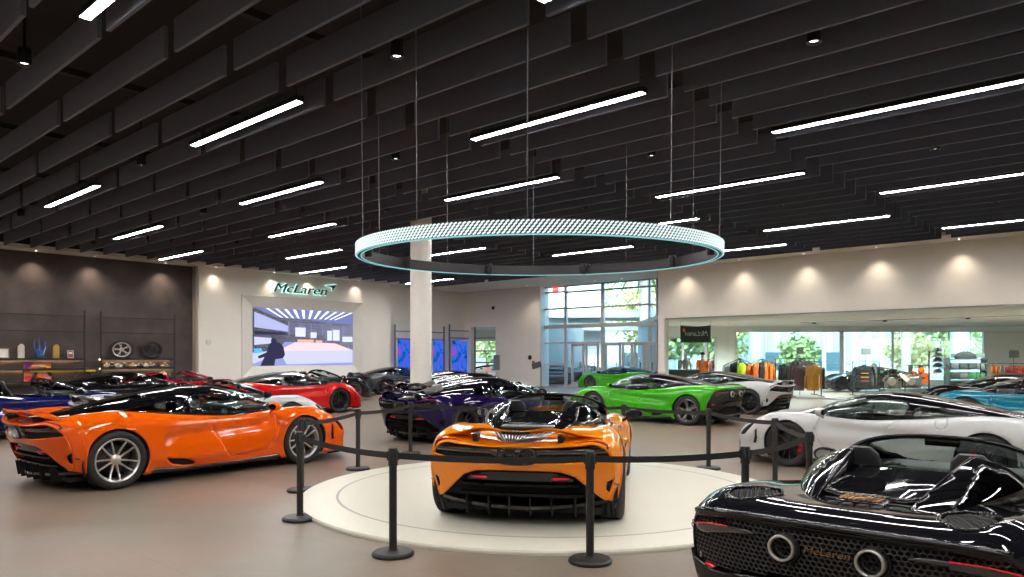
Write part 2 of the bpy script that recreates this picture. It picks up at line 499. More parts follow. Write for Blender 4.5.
def wing_bm(z0=.882, drop=.075, chord=.27, x0=-2.0, hw=.775):
    ys = np.linspace(-hw, hw, 41); rows = []
    for y in ys:
        t = abs(y) / hw
        zc = z0 + .035 * math.sin(PI * min(1, t * 1.3))**2 - drop * max(0, (t - .45) / .55)**2.0
        xc = x0 + .20 * t**3
        c = chord * (1 - .25 * t**3)
        sec = []
        for (u, v) in ((0, .000), (.25, .020), (.6, .020), (1.0, .030), (1.0, .018), (.6, -.002), (.25, -.012), (.05, -.010)):
            sec.append((xc + c * .5 - u * c, y, zc + v - .01 + .04 * max(0, u - .6)))
        rows.append(sec)
    bm = bmesh.new(); V = grid(bm, np.array(rows))
    for i in range(len(V) - 1): bm.faces.new((V[i][-1], V[i + 1][-1], V[i + 1][0], V[i][0]))
    bm.faces.new(V[0][::-1]); bm.faces.new(V[-1])
    bmesh.ops.recalc_face_normals(bm, faces=bm.faces)
    return bm
def curved_plate(bm, P):
    grid(bm, np.array(P))

def make_car(name, kind='coupe', look='720', rim='ten', open_engine=False):
    """kind coupe | spider ; look 720 | artura.  Parts carry material role names resolved by dress()."""
    art = look == 'artura'
    root = empty(name)
    def part(n, bm, role, smooth=True, sharp=None, parent=None, t=None, off=-1):
        o = mesh_obj(n, bm, ROLE[role], parent or root, smooth, sharp)
        o['role'] = role
        if t: thick(o, t, off)
        return o
    # ---- main skin
    bm = bmesh.new(); grid(bm, body_grid('artura' if art else ''), flip=False)
    bmesh.ops.recalc_face_normals(bm, faces=bm.faces)
    # make sure normals point outwards
    f0 = max(bm.faces, key=lambda f: f.calc_center_median().z)
    if f0.normal.z < 0: bmesh.ops.reverse_faces(bm, faces=bm.faces)
    for sx in (AX, -AX):
        b = take(bm, g_arch(sx)); b.free()
    b = take(bm, g_top(COCKPIT)); b.free()
    # lower black side skirt and rear corner
    skirt = take(bm, g_side([(.93, .0), (.93, .19), (.3, .165), (-.5, .165), (-.93, .20), (-.93, 0)]))
    part('side_skirt', warp_bm(skirt), 'carbon', t=.012)
    rearlow = take(bm, lambda x, y, z: np.where(x < -1.55, sdf([(-1.5, -.1), (-1.5, .21), (-1.9, .235), (-2.4, .25), (-2.4, -.1)] if not art else [(-1.5, -.1), (-1.5, .25), (-1.8, .28), (-2.1, .36), (-2.4, .36), (-2.4, -.1)], x, z), 1.0))
    part('rear_valance', warp_bm(rearlow), 'black', t=.012)
    # nose: lower intake, headlamp sockets
    fl = take(bm, lambda x, y, z: np.where(x > 1.9, np.maximum(np.maximum(z - .30, 1.98 - x), abs(y) - .66), 1.0))
    part('front_bumper_intake', fl, 'black', t=.012)
    HL = [(2.22, .36), (2.16, .60), (2.0, .70), (1.88, .74), (1.86, .68), (1.98, .58), (2.05, .42), (2.14, .33)]
    for sy in (1, -1):
        hb = take(bm, lambda x, y, z: np.minimum(np.where(z > .42, sdf([(a, sy * b) for a, b in HL], x, y), 1.0), np.where((y * sy > .45) & (x > 1.8), sdf([(2.24, .42), (2.18, .50), (2.05, .60), (1.93, .66), (1.92, .61), (2.02, .52), (2.10, .44)], x, z), 1.0)))
        shift_bm(hb, lambda x, y, z: (x - .015, y * .985, z - .015))
        h = part('headlight_socket', hb, 'gloss', t=.01)
        lb = bmesh.new()
        pts = [(2.12, .50, .565), (2.08, .56, .595), (2.03, .61, .625), (1.97, .66, .65), (1.93, .70, .672)]
        for a_, b_ in zip(pts[:-1], pts[1:]): rod(lb, (a_[0], sy * a_[1], a_[2]), (b_[0], sy * b_[1], b_[2]), .014, 8)
        part('headlight_lens', lb, 'lamp', parent=h)
    # front air intake beside the headlight
    fin = take(bm, lambda x, y, z: np.where((abs(y) > .6) & (x > 1.72), sdf([(1.87, .30), (1.82, .42), (1.84, .55), (1.89, .56), (1.88, .43), (1.92, .31)], x, z), 1.0))
    shift_bm(fin, lambda x, y, z: (x, y * .97, z)); part('front_air_intake', fin, 'dark', t=.01)
    # side sill scoop
    sc_ = take(bm, g_side([(-.28, .19), (-.50, .28), (-.78, .31), (-.66, .22), (-.5, .19)]))
    shift_bm(sc_, lambda x, y, z: (x, y * .975, z)); part('sill_scoop', sc_, 'dark', t=.01)
    # rear deck: engine vent grille and small slits (tops)
    if not art:
        gr = take(bm, g_top([(-1.60, -.33), (-2.03, -.15), (-2.03, .15), (-1.60, .33)]))
        shift_bm(gr, lambda x, y, z: (x, y, z - .012)); vg = part('engine_vent', gr, 'dark', t=.01)
        lv = bmesh.new()
        for k in range(15):
            yy = -.29 + k * .58 / 14
            rod(lv, (-1.62, yy, .867), (-2.02, yy * .47, .806), .008, 6)
        part('vent_slats', lv, 'silver', parent=vg)
        sd = take(bm, lambda x, y, z: np.where((x < -1.45) & (z > .3), np.minimum(sdf([(-1.72, .40), (-1.80, .38), (-1.78, .50), (-1.71, .53)], x, abs(y)), 9), 1.0))
        part('deck_slit', sd, 'dark', t=.01)
    else:
        for sy in (1, -1):
            ov = [(-1.42, sy * .50), (-1.60, sy * .43), (-1.80, sy * .46), (-1.92, sy * .56), (-1.86, sy * .66), (-1.66, sy * .70), (-1.48, sy * .64)]
            vb = take(bm, g_top(ov)); shift_bm(vb, lambda x, y, z: (x, y, z - .02)); vv = part('deck_vent', vb, 'dark', t=.01)
            fr = bmesh.new(); C = catmull(ov + [ov[0]], 5)
            for a_, b_ in zip(C[:-1], C[1:]):
                za = float(deck_z(a_[0], a_[1], True)); zb_ = float(deck_z(b_[0], b_[1], True))
                rod(fr, (a_[0], a_[1], za), (b_[0], b_[1], zb_), .009, 6)
            part('vent_rim', fr, 'gloss', parent=vv)
            hx = bmesh.new()
            for i in range(21):
                for j in range(14):
                    xx = -1.42 - i * .026; yy = sy * (.40 + j * .022 + (i % 2) * .011)
                    if sdf(ov, np.array([xx]), np.array([yy]))[0] < -.012:
                        zz = float(deck_z(xx, yy, True)) - .008
                        rod(hx, (xx, yy - .006, zz), (xx, yy + .006, zz), .004, 5)
            part('vent_mesh', hx, 'black', parent=vv)
    # fuel flap on left haunch
    ff = take(bm, lambda x, y, z: np.where((y > .3) & (z > .5), np.hypot(x + .80, z - .80) - .085, 1.0)) if not art else None
    if ff: part('fuel_flap', ff, 'paint', t=.006)
    # doors
    for sy in (1, -1):
        gap = take(bm, lambda x, y, z: np.where(y * sy > .5, abs(sdf(DOOR, x, z)) - .0035, 1.0)); gap.free()
        d = take(bm, lambda x, y, z: np.where(y * sy > .5, sdf(DOOR, x, z), 1.0))
        part('door', d, 'paint', t=.012)
    # bonnet shut line
    gap = take(bm, lambda x, y, z: np.where(z > .5, abs(sdf([(1.12, 0), (1.16, .5), (1.3, .64), (1.8, .62), (2.1, .42), (2.2, 0), (2.1, -.42), (1.8, -.62), (1.3, -.64), (1.16, -.5)], x, y)) - .0025, 1.0)); gap.free()
    warp_bm(bm)
    part('body_shell', bm, 'paint', t=.012)
    # nose cap
    nb = bmesh.new(); box(nb, (2.405, 0, .33), (.03, .40, .20)); bevel_all(nb, .012); part('nose_panel', nb, 'paint')
    # front splitter
    sb = bmesh.new()
    N = 24; rows = []
    for i in range(N + 1):
        y = -.84 + 1.68 * i / N; xx = 2.46 - .42 * (abs(y) / .84)**2.6
        rows.append([(xx, y, .125), (xx - .25, y, .125), (xx - .25, y, .10), (xx, y, .105), (xx, y, .125)])
    grid(sb, np.array(rows)); part('front_splitter', sb, 'carbon', smooth=False)
    # underbody floor and inner liner
    ub = bmesh.new(); box(ub, (0.05, 0, .15), (3.7, 1.50, .05)); box(ub, (-.02, 0, .17), (1.75, 1.72, .06)); box(ub, (-1.72, 0, .50), (.20, 1.3, .34))
    box(ub, (1.75, 0, .35), (.7, 1.0, .35)); box(ub, (-1.15, 0, .5), (1.1, 1.02, .55)); box(ub, (0.0, .72, .38), (1.7, .10, .45)); box(ub, (0, -.72, .38), (1.7, .10, .45))
    part('underbody', ub, 'dark', smooth=False)
    # arch liners
    for sx in (AX, -AX):
        for sy in (1, -1):
            lb = bmesh.new()
            M = Matrix.Translation((sx, sy * .66, RW)) @ Matrix.Rotation(PI / 2, 4, 'X')
            lathe(lb, [(RR_ARCH + .006, -.24), (RR_ARCH + .006, .24)], 40, M, a0=-.35, a1=PI + .35)
            part('wheel_arch', lb, 'dark', t=.01)
    # ---- wheels
    for sx in (AX, -AX):
        for sy in (1, -1):
            w = .245 if sx > 0 else .305
            tb = tyre_bm(w); M = Matrix.Translation((sx, sy * (.945 - w / 2 - (.035 if sx > 0 else .0)), RW)) @ (Matrix.Identity(4) if sy > 0 else Matrix.Rotation(PI, 4, 'Z'))
            bmesh.ops.transform(tb, matrix=M, verts=tb.verts); wo = part('wheel', tb, 'tyre')
            rb = rim_bm(rim, w=w * .96); bmesh.ops.transform(rb, matrix=M, verts=rb.verts); part('rim', rb, 'rim', sharp=35, parent=wo)
            db = bmesh.new(); lathe(db, [(.05, .02), (.19, .02), (.19, -.01), (.05, -.01)], 32, M @ Matrix.Rotation(-PI / 2, 4, 'X')); part('brake_disc', db, 'steel', parent=wo)
            cb = bmesh.new()
            for a in np.linspace(-.45, .45, 6):
                aa = a + (PI if sx > 0 else 0) * 1 + .25
                box(cb, (.195 * math.cos(aa) * 1, .012, .195 * math.sin(aa)), (.055, .07, .062), M @ Matrix.Identity(4))
            part('brake_caliper', cb, 'caliper', smooth=False, parent=wo)
    # ---- tail
    outl = tail_outline(art)
    if not art:
        mask = [(-.86, .66), (-.84, .80), (-.60, .845), (-.2, .80), (.2, .80), (.60, .845), (.84, .80), (.86, .66), (.60, .64), (.35, .615), (-.35, .615), (-.60, .64)]
        fascia_part('tail_recess', mask, ROLE['dark'], root, .05, .01)
        bump = [(-.97, .70), (-.86, .68), (-.62, .645), (-.35, .622), (.35, .622), (.62, .645), (.86, .68), (.97, .70), (.97, .26), (.80, .235), (.68, .35), (.52, .50), (.40, .545), (.2, .552), (-.2, .552), (-.40, .545), (-.52, .50), (-.68, .35), (-.80, .235), (-.97, .26)]
        bm = fascia_grid(); b1 = take(bm, lambda x, y, z: sdf(bump, y, z)); bm.free()
        b2 = take(b1, lambda x, y, z: sdf(outl, y, z)); b1.free()
        for sy in (1, -1):
            vent = [(sy * a, b) for a, b in [(.895, .49), (.80, .44), (.79, .37), (.84, .315), (.91, .32), (.93, .42)]]
            v = take(b2, lambda x, y, z: sdf(vent, y, z)); warp_bm(v); bmesh.ops.translate(v, vec=(.03, 0, 0), verts=v.verts); part('corner_vent', v, 'dark', t=.01)
            r = bmesh.new(); p1 = on_tail(sy * .80, .42, -.002); p2 = on_tail(sy * .915, .40, -.002); rod(r, p1, p2, .006, 6); part('vent_blade', r, 'carbon')
        warp_bm(b2); part('rear_bumper', b2, 'paint', t=.02)
        top = [(-.97, .70), (-.86, .72), (-.845, .805), (-.60, .85), (-.2, .805), (.2, .805), (.60, .85), (.845, .805), (.86, .72), (.97, .70), (.97, .95), (-.97, .95)]
        bm = fascia_grid(); b1 = take(bm, lambda x, y, z: sdf(top, y, z)); bm.free(); b2 = take(b1, lambda x, y, z: sdf(outl, y, z)); b1.free(); warp_bm(b2); part('tail_panel', b2, 'paint', t=.02)
        # smoked mask blade with the lamps
        bl = bmesh.new(); rows = []
        for y in np.linspace(-.83, .83, 41):
            t = abs(y) / .83; zt = .755 + .02 * t; zb = .70 + .015 * t - (.03 if t < .25 else 0)
            rows.append([on_tail(y, zt, .02), on_tail(y, (zt + zb) / 2, -.012), on_tail(y, zb, -.005), on_tail(y, zb - .01, .03)])
        grid(bl, np.array(rows)); part('light_mask', bl, 'carbon', t=.008)
        for sy in (1, -1):
            lb = bmesh.new(); pts = [on_tail(sy * y, z, .02) for y, z in ((.80, .70), (.825, .76), (.78, .81), (.66, .825), (.52, .80), (.44, .77))]
            C = catmull(pts, 4)
            for a_, b_ in zip(C[:-1], C[1:]): rod(lb, a_, b_, .008, 6)
            o = part('tail_light', lb, 'gloss'); l2 = bmesh.new()
            for a_, b_ in zip(C[:-1] , C[1:]): rod(l2, a_ + np.array([-.006, 0, .004]), b_ + np.array([-.006, 0, .004]), .004, 5)
            part('tail_light_strip', l2, 'redl', parent=o)
            pod = bmesh.new(); bmesh.ops.create_uvsphere(pod, u_segments=14, v_segments=10, radius=1)
            bmesh.ops.transform(pod, matrix=Matrix.Translation(on_tail(sy * .70, .765, .045)) @ Matrix.Diagonal((.05, .075, .045, 1)), verts=pod.verts); part('lamp_pod', pod, 'gloss')
        hx = hexmesh_bm([(-.80, .70), (-.2, .70), (.2, .70), (.80, .70), (.78, .655), (.4, .628), (-.4, .628), (-.78, .655)], .014, .015)
        part('tail_mesh', hx, 'black', smooth=False)
        # twin centre exhaust
        for sy in (1, -1):
            eb = bmesh.new(); M = Matrix.Translation(on_tail(sy * .075, .685, -.05)) @ Matrix.Rotation(PI / 2, 4, 'Y')
            lathe(eb, [(.048, .16), (.055, .0), (.062, -.012), (.068, 0), (.066, .16)], 24, M); lathe(eb, [(.001, .10), (.05, .10)], 24, M)
            part('exhaust_tip', eb, 'exh')
        sb = bmesh.new()
        C = catmull([(-.13, .755), (.13, .755), (.165, .72), (.165, .66), (.12, .62), (-.12, .62), (-.165, .66), (-.165, .72), (-.13, .755)], 5)
        for a_, b_ in zip(C[:-1], C[1:]): rod(sb, on_tail(a_[0], a_[1], -.045), on_tail(b_[0], b_[1], -.045), .014, 6)
        part('exhaust_surround', sb, 'black')
        # diffuser
        fascia_part('diffuser_recess', [(-.80, .23), (-.52, .50), (-.40, .545), (.40, .545), (.52, .50), (.80, .23), (.7, .14), (-.7, .14)], ROLE['dark'], root, .10, .01)
        fb = bmesh.new()
        def bar(y0, z0, y1, z1, th, dx0, dep, b=fb):
            N = 10
            rows = []
            for i in range(N + 1):
                t = i / N; y = y0 + (y1 - y0) * t; z = z0 + (z1 - z0) * t
                p = on_tail(y, z, dx0); q = (p[0] + dep, y, z)
                rows.append([(p[0], y, z + th / 2), (q[0], y, z + th / 2), (q[0], y, z - th / 2), (p[0], y, z - th / 2), (p[0], y, z + th / 2)])
            grid(b, np.array(rows))
        bar(-.56, .40, .56, .40, .018, .0, .14); bar(-.60, .30, .60, .30, .025, .02, .14)
        part('diffuser_blade', fb, 'gloss', smooth=False)
        fascia_part('rear_plate_panel', [(-.30, .53), (.30, .53), (.46, .50), (.52, .46), (.50, .42), (-.50, .42), (-.52, .46), (-.46, .50)], ROLE['gloss'], root, .05, .02)
        for sy in (1, -1):
            r_ = fascia_part('rear_reflector', [(sy * .30, .475), (sy * .46, .485), (sy * .47, .465), (sy * .30, .455)], ROLE['redl'], root, .03, .02)
        db = bmesh.new()
        rows = []
        for y in np.linspace(-.84, .84, 25):
            t = abs(y) / .84; p = on_tail(y, .2, -.02 + .10 * t)
            zt = .20 + .05 * t**2
            rows.append([(p[0], y, zt), (p[0] + .55, y, .15), (p[0] + .55, y, .12), (p[0], y, zt - .03), (p[0], y, zt)])
        grid(db, np.array(rows)); dif = part('diffuser', db, 'carbon', smooth=False)
        for y in (-.52, -.30, -.1, .1, .30, .52):
            vb = bmesh.new(); p = on_tail(y, .2, 0)
            poly_prism(vb, [(p[0] - .03, .29), (p[0] + .35, .22), (p[0] + .35, .12), (p[0], .11)], .012, Matrix.Translation((0, y + .006, 0)) @ Matrix.Rotation(PI / 2, 4, 'X')); part('diffuser_fin', vb, 'dark', smooth=False, parent=dif)
        # number-plate emblem block and small lettering line (made as raised letters)
        tb = text_bm('McLaren', .050, .003, .2, 1.35); M = Matrix.Translation(on_tail(0, .588, -.012)) @ Matrix.Rotation(-PI / 2, 4, 'Z') @ Matrix.Rotation(PI / 2, 4, 'X')
        bmesh.ops.transform(tb, matrix=M, verts=tb.verts); part('rear_lettering', tb, 'black', smooth=False)
        # wing on two struts
        wg = part('rear_wing', wing_bm(), 'paint', sharp=40)
        for sy in (1, -1):
            b = bmesh.new(); poly_prism(b, [(-2.08, .88), (-1.96, .88), (-1.88, .78), (-2.02, .76)], .05, Matrix.Translation((0, sy * .40 + .025, 0)) @ Matrix.Rotation(PI / 2, 4, 'X')); part('wing_strut', b, 'black', smooth=False, parent=wg)
        b = bmesh.new(); box(b, (-2.142, 0, .905), (.02, .27, .026)); bevel_all(b, .008); part('brake_light', b, 'gloss', parent=wg)
    else:
        meshp = [(-.87, .66), (-.865, .72), (-.80, .79), (-.5, .825), (0, .83), (.5, .825), (.80, .79), (.865, .72), (.87, .66), (.85, .53), (.70, .49), (.45, .53), (.2, .56), (-.2, .56), (-.45, .53), (-.70, .49), (-.85, .53)]
        fascia_part('tail_recess', meshp, ROLE['dark'], root, .03, .01, art=True)
        part('tail_mesh', hexmesh_bm(meshp, .0175, .0), 'hexm', smooth=False)
        top = [(-.97, .62), (-.885, .68), (-.87, .735), (-.80, .805), (-.5, .84), (0, .845), (.5, .84), (.80, .805), (.87, .735), (.885, .68), (.97, .62), (.97, .98), (-.97, .98)]
        bm = fascia_grid(); b1 = take(bm, lambda x, y, z: sdf(top, y, z)); bm.free(); b2 = take(b1, lambda x, y, z: sdf(outl, y, z)); b1.free(); warp_bm(b2); part('tail_panel', b2, 'paint', t=.02)
        low = [(-.97, .62), (-.885, .66), (-.87, .52), (-.71, .475), (-.45, .515), (-.2, .545), (.2, .545), (.45, .515), (.71, .475), (.87, .52), (.885, .66), (.97, .62), (.97, .2), (.70, .22), (.62, .34), (.40, .42), (-.40, .42), (-.62, .34), (-.70, .22), (-.97, .2)]
        bm = fascia_grid(); b1 = take(bm, lambda x, y, z: sdf(low, y, z)); bm.free(); b2 = take(b1, lambda x, y, z: sdf(outl, y, z)); b1.free(); warp_bm(b2); part('rear_bumper', b2, 'gloss', t=.03)
        fascia_part('diffuser_recess', [(-.70, .22), (-.62, .34), (-.40, .42), (.40, .42), (.62, .34), (.70, .22), (.5, .16), (-.5, .16)], ROLE['dark'], root, .06, .01)
        for sy in (1, -1):
            # slim lamp cluster under the deck lip
            fascia_part('tail_light', [(sy * .84, .735), (sy * .70, .775), (sy * .44, .79), (sy * .36, .775), (sy * .56, .745), (sy * .76, .70)], ROLE['lamp2'], root, -.008, .02, art=True)
            lb = bmesh.new(); C = catmull([on_tail(sy * y, z, -.025) for y, z in ((.845, .735), (.70, .772), (.55, .784))], 6)
            for a_, b_ in zip(C[:-1], C[1:]): rod(lb, a_, b_, .004, 5)
            part('tail_light_strip', lb, 'redl')
            fascia_part('rear_reflector', [(sy * .60, .475), (sy * .78, .505), (sy * .79, .485), (sy * .62, .455)], ROLE['redl'], root, -.012, .02, art=True)
            eb = bmesh.new(); M = Matrix.Translation(on_tail(sy * .22, .725, -.05)) @ Matrix.Rotation(PI / 2, 4, 'Y')
            lathe(eb, [(.052, .16), (.056, .0), (.060, -.008), (.070, -.004), (.072, .02), (.068, .16)], 32, M)
            eo = part('exhaust_tip', eb, 'silver'); ib = bmesh.new(); lathe(ib, [(.001, .08), (.055, .08), (.0545, .01)], 24, M); part('exhaust_bore', ib, 'dark', parent=eo)
            rb = bmesh.new(); lathe(rb, [(.074, .05), (.080, .03), (.088, .035), (.092, .06)], 32, M); part('exhaust_collar', rb, 'gloss')
        tb = text_bm('McLaren', .050, .003, .2, 1.35); M = Matrix.Translation(on_tail(0, .73, -.012)) @ Matrix.Rotation(-PI / 2, 4, 'Z') @ Matrix.Rotation(PI / 2, 4, 'X')
        bmesh.ops.transform(tb, matrix=M, verts=tb.verts); part('rear_lettering', tb, 'bronze', smooth=False)
        # lip of the deck
        lp = bmesh.new(); rows = []
        for y in np.linspace(-.79, .79, 41):
            t = abs(y) / .84; z = .865 - .05 * t**4
            p = on_tail(y, z, 0)
            rows.append([(p[0] + .10, y, z + .012), (p[0] + .0, y, z + .022), (p[0] - .035, y, z + .018), (p[0] - .03, y, z - .004), (p[0] + .03, y, z - .012)])
        grid(lp, np.array(rows)); part('tail_lip', lp, 'paint', t=.01)
        b = bmesh.new(); box(b, (-2.0, 0, .25), (.25, 1.2, .03)); 
        dif = part('diffuser', b, 'carbon', smooth=False)
        for y in (-.4, -.2, 0, .2, .4):
            vb = bmesh.new(); poly_prism(vb, [(-2.06, .34), (-1.8, .26), (-1.8, .14), (-2.0, .13)], .012, Matrix.Translation((0, y, 0)) @ Matrix.Rotation(PI / 2, 4, 'X')); part('diffuser_fin', vb, 'black', smooth=False, parent=dif)
    # ---- canopy
    xs = np.concatenate([np.linspace(1.32, 1.0, 12), np.linspace(1.0, -1.8, 62)[1:]])
    bm = bmesh.new(); grid(bm, canopy_pts(xs, 33)); bmesh.ops.recalc_face_normals(bm, faces=bm.faces)
    f0 = max(bm.faces, key=lambda f: f.calc_center_median().z)
    if f0.normal.z < 0: bmesh.ops.reverse_faces(bm, faces=bm.faces)
    dx, dz = L_AP1[0] - L_AP0[0], L_AP1[1] - L_AP0[1]; LL = math.hypot(dx, dz)
    ahead = lambda x, z: ((x - L_AP0[0]) * (-dz) + (z - L_AP0[1]) * dx) / LL * -1     # >0 ahead/above of pillar line
    def g_ws(x, y, z):
        yb_ = np.interp(x, [.3, .6, .9, 1.1, 1.32], [.60, .60, .57, .48, .2])
        return np.maximum(np.maximum(abs(y) - yb_ + (.05 if kind == 'spider' else 0), (.445 if kind == 'spider' else .415) - x), x - 1.27)
    ws = take(bm, g_ws)
    part('windshield', ws, 'wglass', t=.006)
    if kind == 'coupe':
        for sy in (1, -1):
            s = take(bm, lambda x, y, z: np.where(y * sy > .3, sdf(SIDEWIN, x, z), 1.0)); part('side_window', s, 'glass', t=.005)
            s = take(bm, lambda x, y, z: np.where(y * sy > .25, sdf(QUARTER, x, z), 1.0)); part('quarter_window', s, 'glass', t=.005)
        s = take(bm, lambda x, y, z: np.where(z > .7, sdf([(-.72, -.34), (-1.35, -.22), (-1.35, .22), (-.72, .34)], x, y), 1.0)); part('rear_window', s, 'dglass', t=.005)
        part('roof', bm, 'roof', t=.02)
    else:
        fr = take(bm, lambda x, y, z: np.maximum(.355 - x, 0 * x - 1))
        sw = take(fr, lambda x, y, z: np.where(abs(y) > .3, sdf([(1.02, .80), (.93, .85), (.43, 1.035), (.43, 1.0), (.2, .95), (.2, .80)], x, z) , 1.0)); sw.free()
        part('windshield_frame', fr, 'roof', t=.03)
        # flying buttresses behind the seats
        bt = take(bm, lambda x, y, z: np.maximum(np.maximum(x + .46, .36 + .10 * np.clip((-x - .5), 0, 1.2) * -1 - abs(y)), -1.66 - x))
        bm.free()
        for sy in (1, -1):
            hb = bt.copy(); kill = [f for f in hb.faces if f.calc_center_median().y * sy < 0]; bmesh.ops.delete(hb, geom=kill, context='FACES')
            gl = take(hb, lambda x, y, z: np.where(y * sy > 0, sdf([(-.52, .88), (-.54, 1.02), (-.62, 1.06), (-.95, .99), (-1.30, .90), (-1.30, .86)], x, z), 1.0))
            bo = part('buttress', hb, 'roof', t=.02)
            part('buttress_glass', gl, 'glass', t=.006, parent=bo)
            # inner wall of the buttress
            ib = bmesh.new(); xx = np.linspace(-.47, -1.6, 18); cp = canopy_pts(xx, 65); rows = []
            for r in cp:
                yi = .36 - .10 * min(max(-r[0][0] - .5, 0), 1.2); hh = float(np.interp(yi, r[32:, 1], r[32:, 2]))
                rows.append([(r[0][0], sy * yi, hh), (r[0][0], sy * yi, min(.84, hh - .01))])
            grid(ib, np.array(rows)); part('buttress_inner_panel', ib, 'gloss', t=.01, parent=bo)
            # front face of the buttress
            c0 = canopy_pts(np.array([-.47]), 65)[0]; sel = c0[(c0[:, 1] > .36)]
            ib = bmesh.new(); grid(ib, np.array([[(p[0], sy * p[1], p[2]) for p in sel], [(p[0] + .02, sy * p[1], .82) for p in sel]])); part('buttress_front_panel', ib, 'gloss', t=.01, parent=bo)
        bt.free()
        # tonneau between the buttresses
        tb = bmesh.new(); rows = []
        for x in np.linspace(-.44, -1.35, 14):
            t = (-.44 - x) / .91; rows.append([(x, y, .975 - .05 * t + .012 * math.cos(y * 4.5) - .02 * t * (abs(y) < .2)) for y in np.linspace(-.38 + .08 * t, .38 - .08 * t, 11)])
        grid(tb, np.array(rows)); bmesh.ops.recalc_face_normals(tb, faces=tb.faces); to = part('tonneau_cover', tb, 'roof', t=.03)
        eb = bmesh.new(); rows = []
        for a in np.linspace(0, 1, 10):
            rows.append([(-.46, -.36 + .72 * a, .84), (-.46, -.36 + .72 * a, .985)])
        grid(eb, np.array(rows)); part('rear_screen', eb, 'gloss', t=.02)
        if art:
            # finned engine vent bonnet
            vb = bmesh.new()
            box(vb, (-1.55, 0, .885), (.34, .50, .03)); bevel_all(vb, .012); ev = part('engine_cover', vb, 'black')
            vb = bmesh.new(); box(vb, (-1.50, 0, .915), (.20, .26, .02)); bevel_all(vb, .01); part('engine_vent_frame', vb, 'gloss', parent=ev)
            vb = bmesh.new()
            for i in range(9):
                for j in range(7):
                    rod(vb, (-1.43 - j * .022, -.10 + i * .025 - .006, .93), (-1.43 - j * .022, -.10 + i * .025 + .006, .93), .006, 5)
            part('engine_vent_mesh', vb, 'bronze', parent=ev)
            for k in range(4):
                vb = bmesh.new(); box(vb, (-1.64, -.12 + k * .08, .908), (.07, .05, .02)); bevel_all(vb, .006); part('vent_louvre', vb, 'dark', parent=ev)
        else:
            vb = bmesh.new(); box(vb, (-1.49, 0, .90), (.24, .52, .03)); bevel_all(vb, .012); part('engine_cover', vb, 'black')
    # ---- interior
    for sy in (1, -1):
        sb = seat_bm(); bmesh.ops.translate(sb, vec=(-.02 if kind == 'spider' else -.04, sy * .34, 0.09 if kind == 'spider' else .04), verts=sb.verts); part('seat', sb, 'seat', sharp=60)
    b = bmesh.new(); box(b, (.84, 0, .74), (.50, 1.26, .24)); bevel_all(b, .06, 3); box(b, (.25, 0, .45), (1.1, .20, .30)); part('dashboard', b, 'inter')
    b = bmesh.new(); box(b, (.585, 0, .72), (.02, .13, .20)); part('centre_screen', b, 'screen')
    b = bmesh.new()
    M = Matrix.Translation((.52, .34, .73)) @ Matrix.Rotation(PI / 2 - .35, 4, 'Y')
    ring = [Vector((.17 * math.cos(a), .17 * math.sin(a), 0)) for a in np.linspace(0, 2 * PI, 25)]
    for a_, b_ in zip(ring[:-1], ring[1:]): rod(b, M @ a_, M @ b_, .015, 6)
    for a in (0, 2.1, 4.2): rod(b, M @ Vector((0, 0, .02)), M @ Vector((.16 * math.cos(a), .16 * math.sin(a), 0)), .014, 6)
    rod(b, M @ Vector((0, 0, .0)), M @ Vector((0, 0, .14)), .03, 8)
    part('steering_wheel', b, 'inter')
    b = bmesh.new(); box(b, (.44, 0, 1.085), (.03, .24, .06)); bevel_all(b, .01); rod(b, (.47, 0, 1.12), (.44, 0, 1.09), .012); part('rear_view_mirror', b, 'gloss')
    b = bmesh.new(); rows = []
    box(b, (-.49, 0, .60), (.04, 1.2, .48)); box(b, (.25, 0, .19), (1.5, 1.3, .02)); part('cockpit_tub', b, 'dark', smooth=False)
    # ---- door mirrors
    for sy in (1, -1):
        b = bmesh.new(); bmesh.ops.create_uvsphere(b, u_segments=20, v_segments=14, radius=1)
        for v in b.verts:
            x, y, z = v.co; v.co = (x * .095 if x > 0 else x * .03, y * .115, z * .068)
        M = Matrix.Translation((.76, sy * .98, .875)) @ Matrix.Rotation(sy * -.12, 4, 'Z')
        bmesh.ops.transform(b, matrix=M, verts=b.verts); mo = part('door_mirror', b, 'mirror')
        b = bmesh.new(); rod(b, (.80, sy * .84, .79), (.77, sy * .94, .85), .022, 8, .018); part('mirror_arm', b, 'mirror', parent=mo)
        b = bmesh.new(); lathe(b, [(.0001, 0), (.9, 0)], 20, M @ Matrix.Translation((-.031, 0, 0)) @ Matrix.Rotation(-PI / 2, 4, 'Y') @ Matrix.Diagonal((.05, .085, .01, 1))); part('mirror_glass', b, 'mirg', parent=mo)
    return root
def deck_z(x, y, art=False):
    i = np.array([x]); zc, zf, yf = [float(cr(S_X, v, i)[0]) for v in (S_ZC, S_ZF, S_YF)]
    if art: zf += ART_F * float(sstep(-1.2, -2.0, x)); zc += ART_C * float(sstep(-1.2, -2.0, x))
    a = abs(y)
    return np.interp(a, [0, .45 * yf, .8 * yf, yf], [zc, zc + (zf - zc) * .12, zc + (zf - zc) * .75, zf])
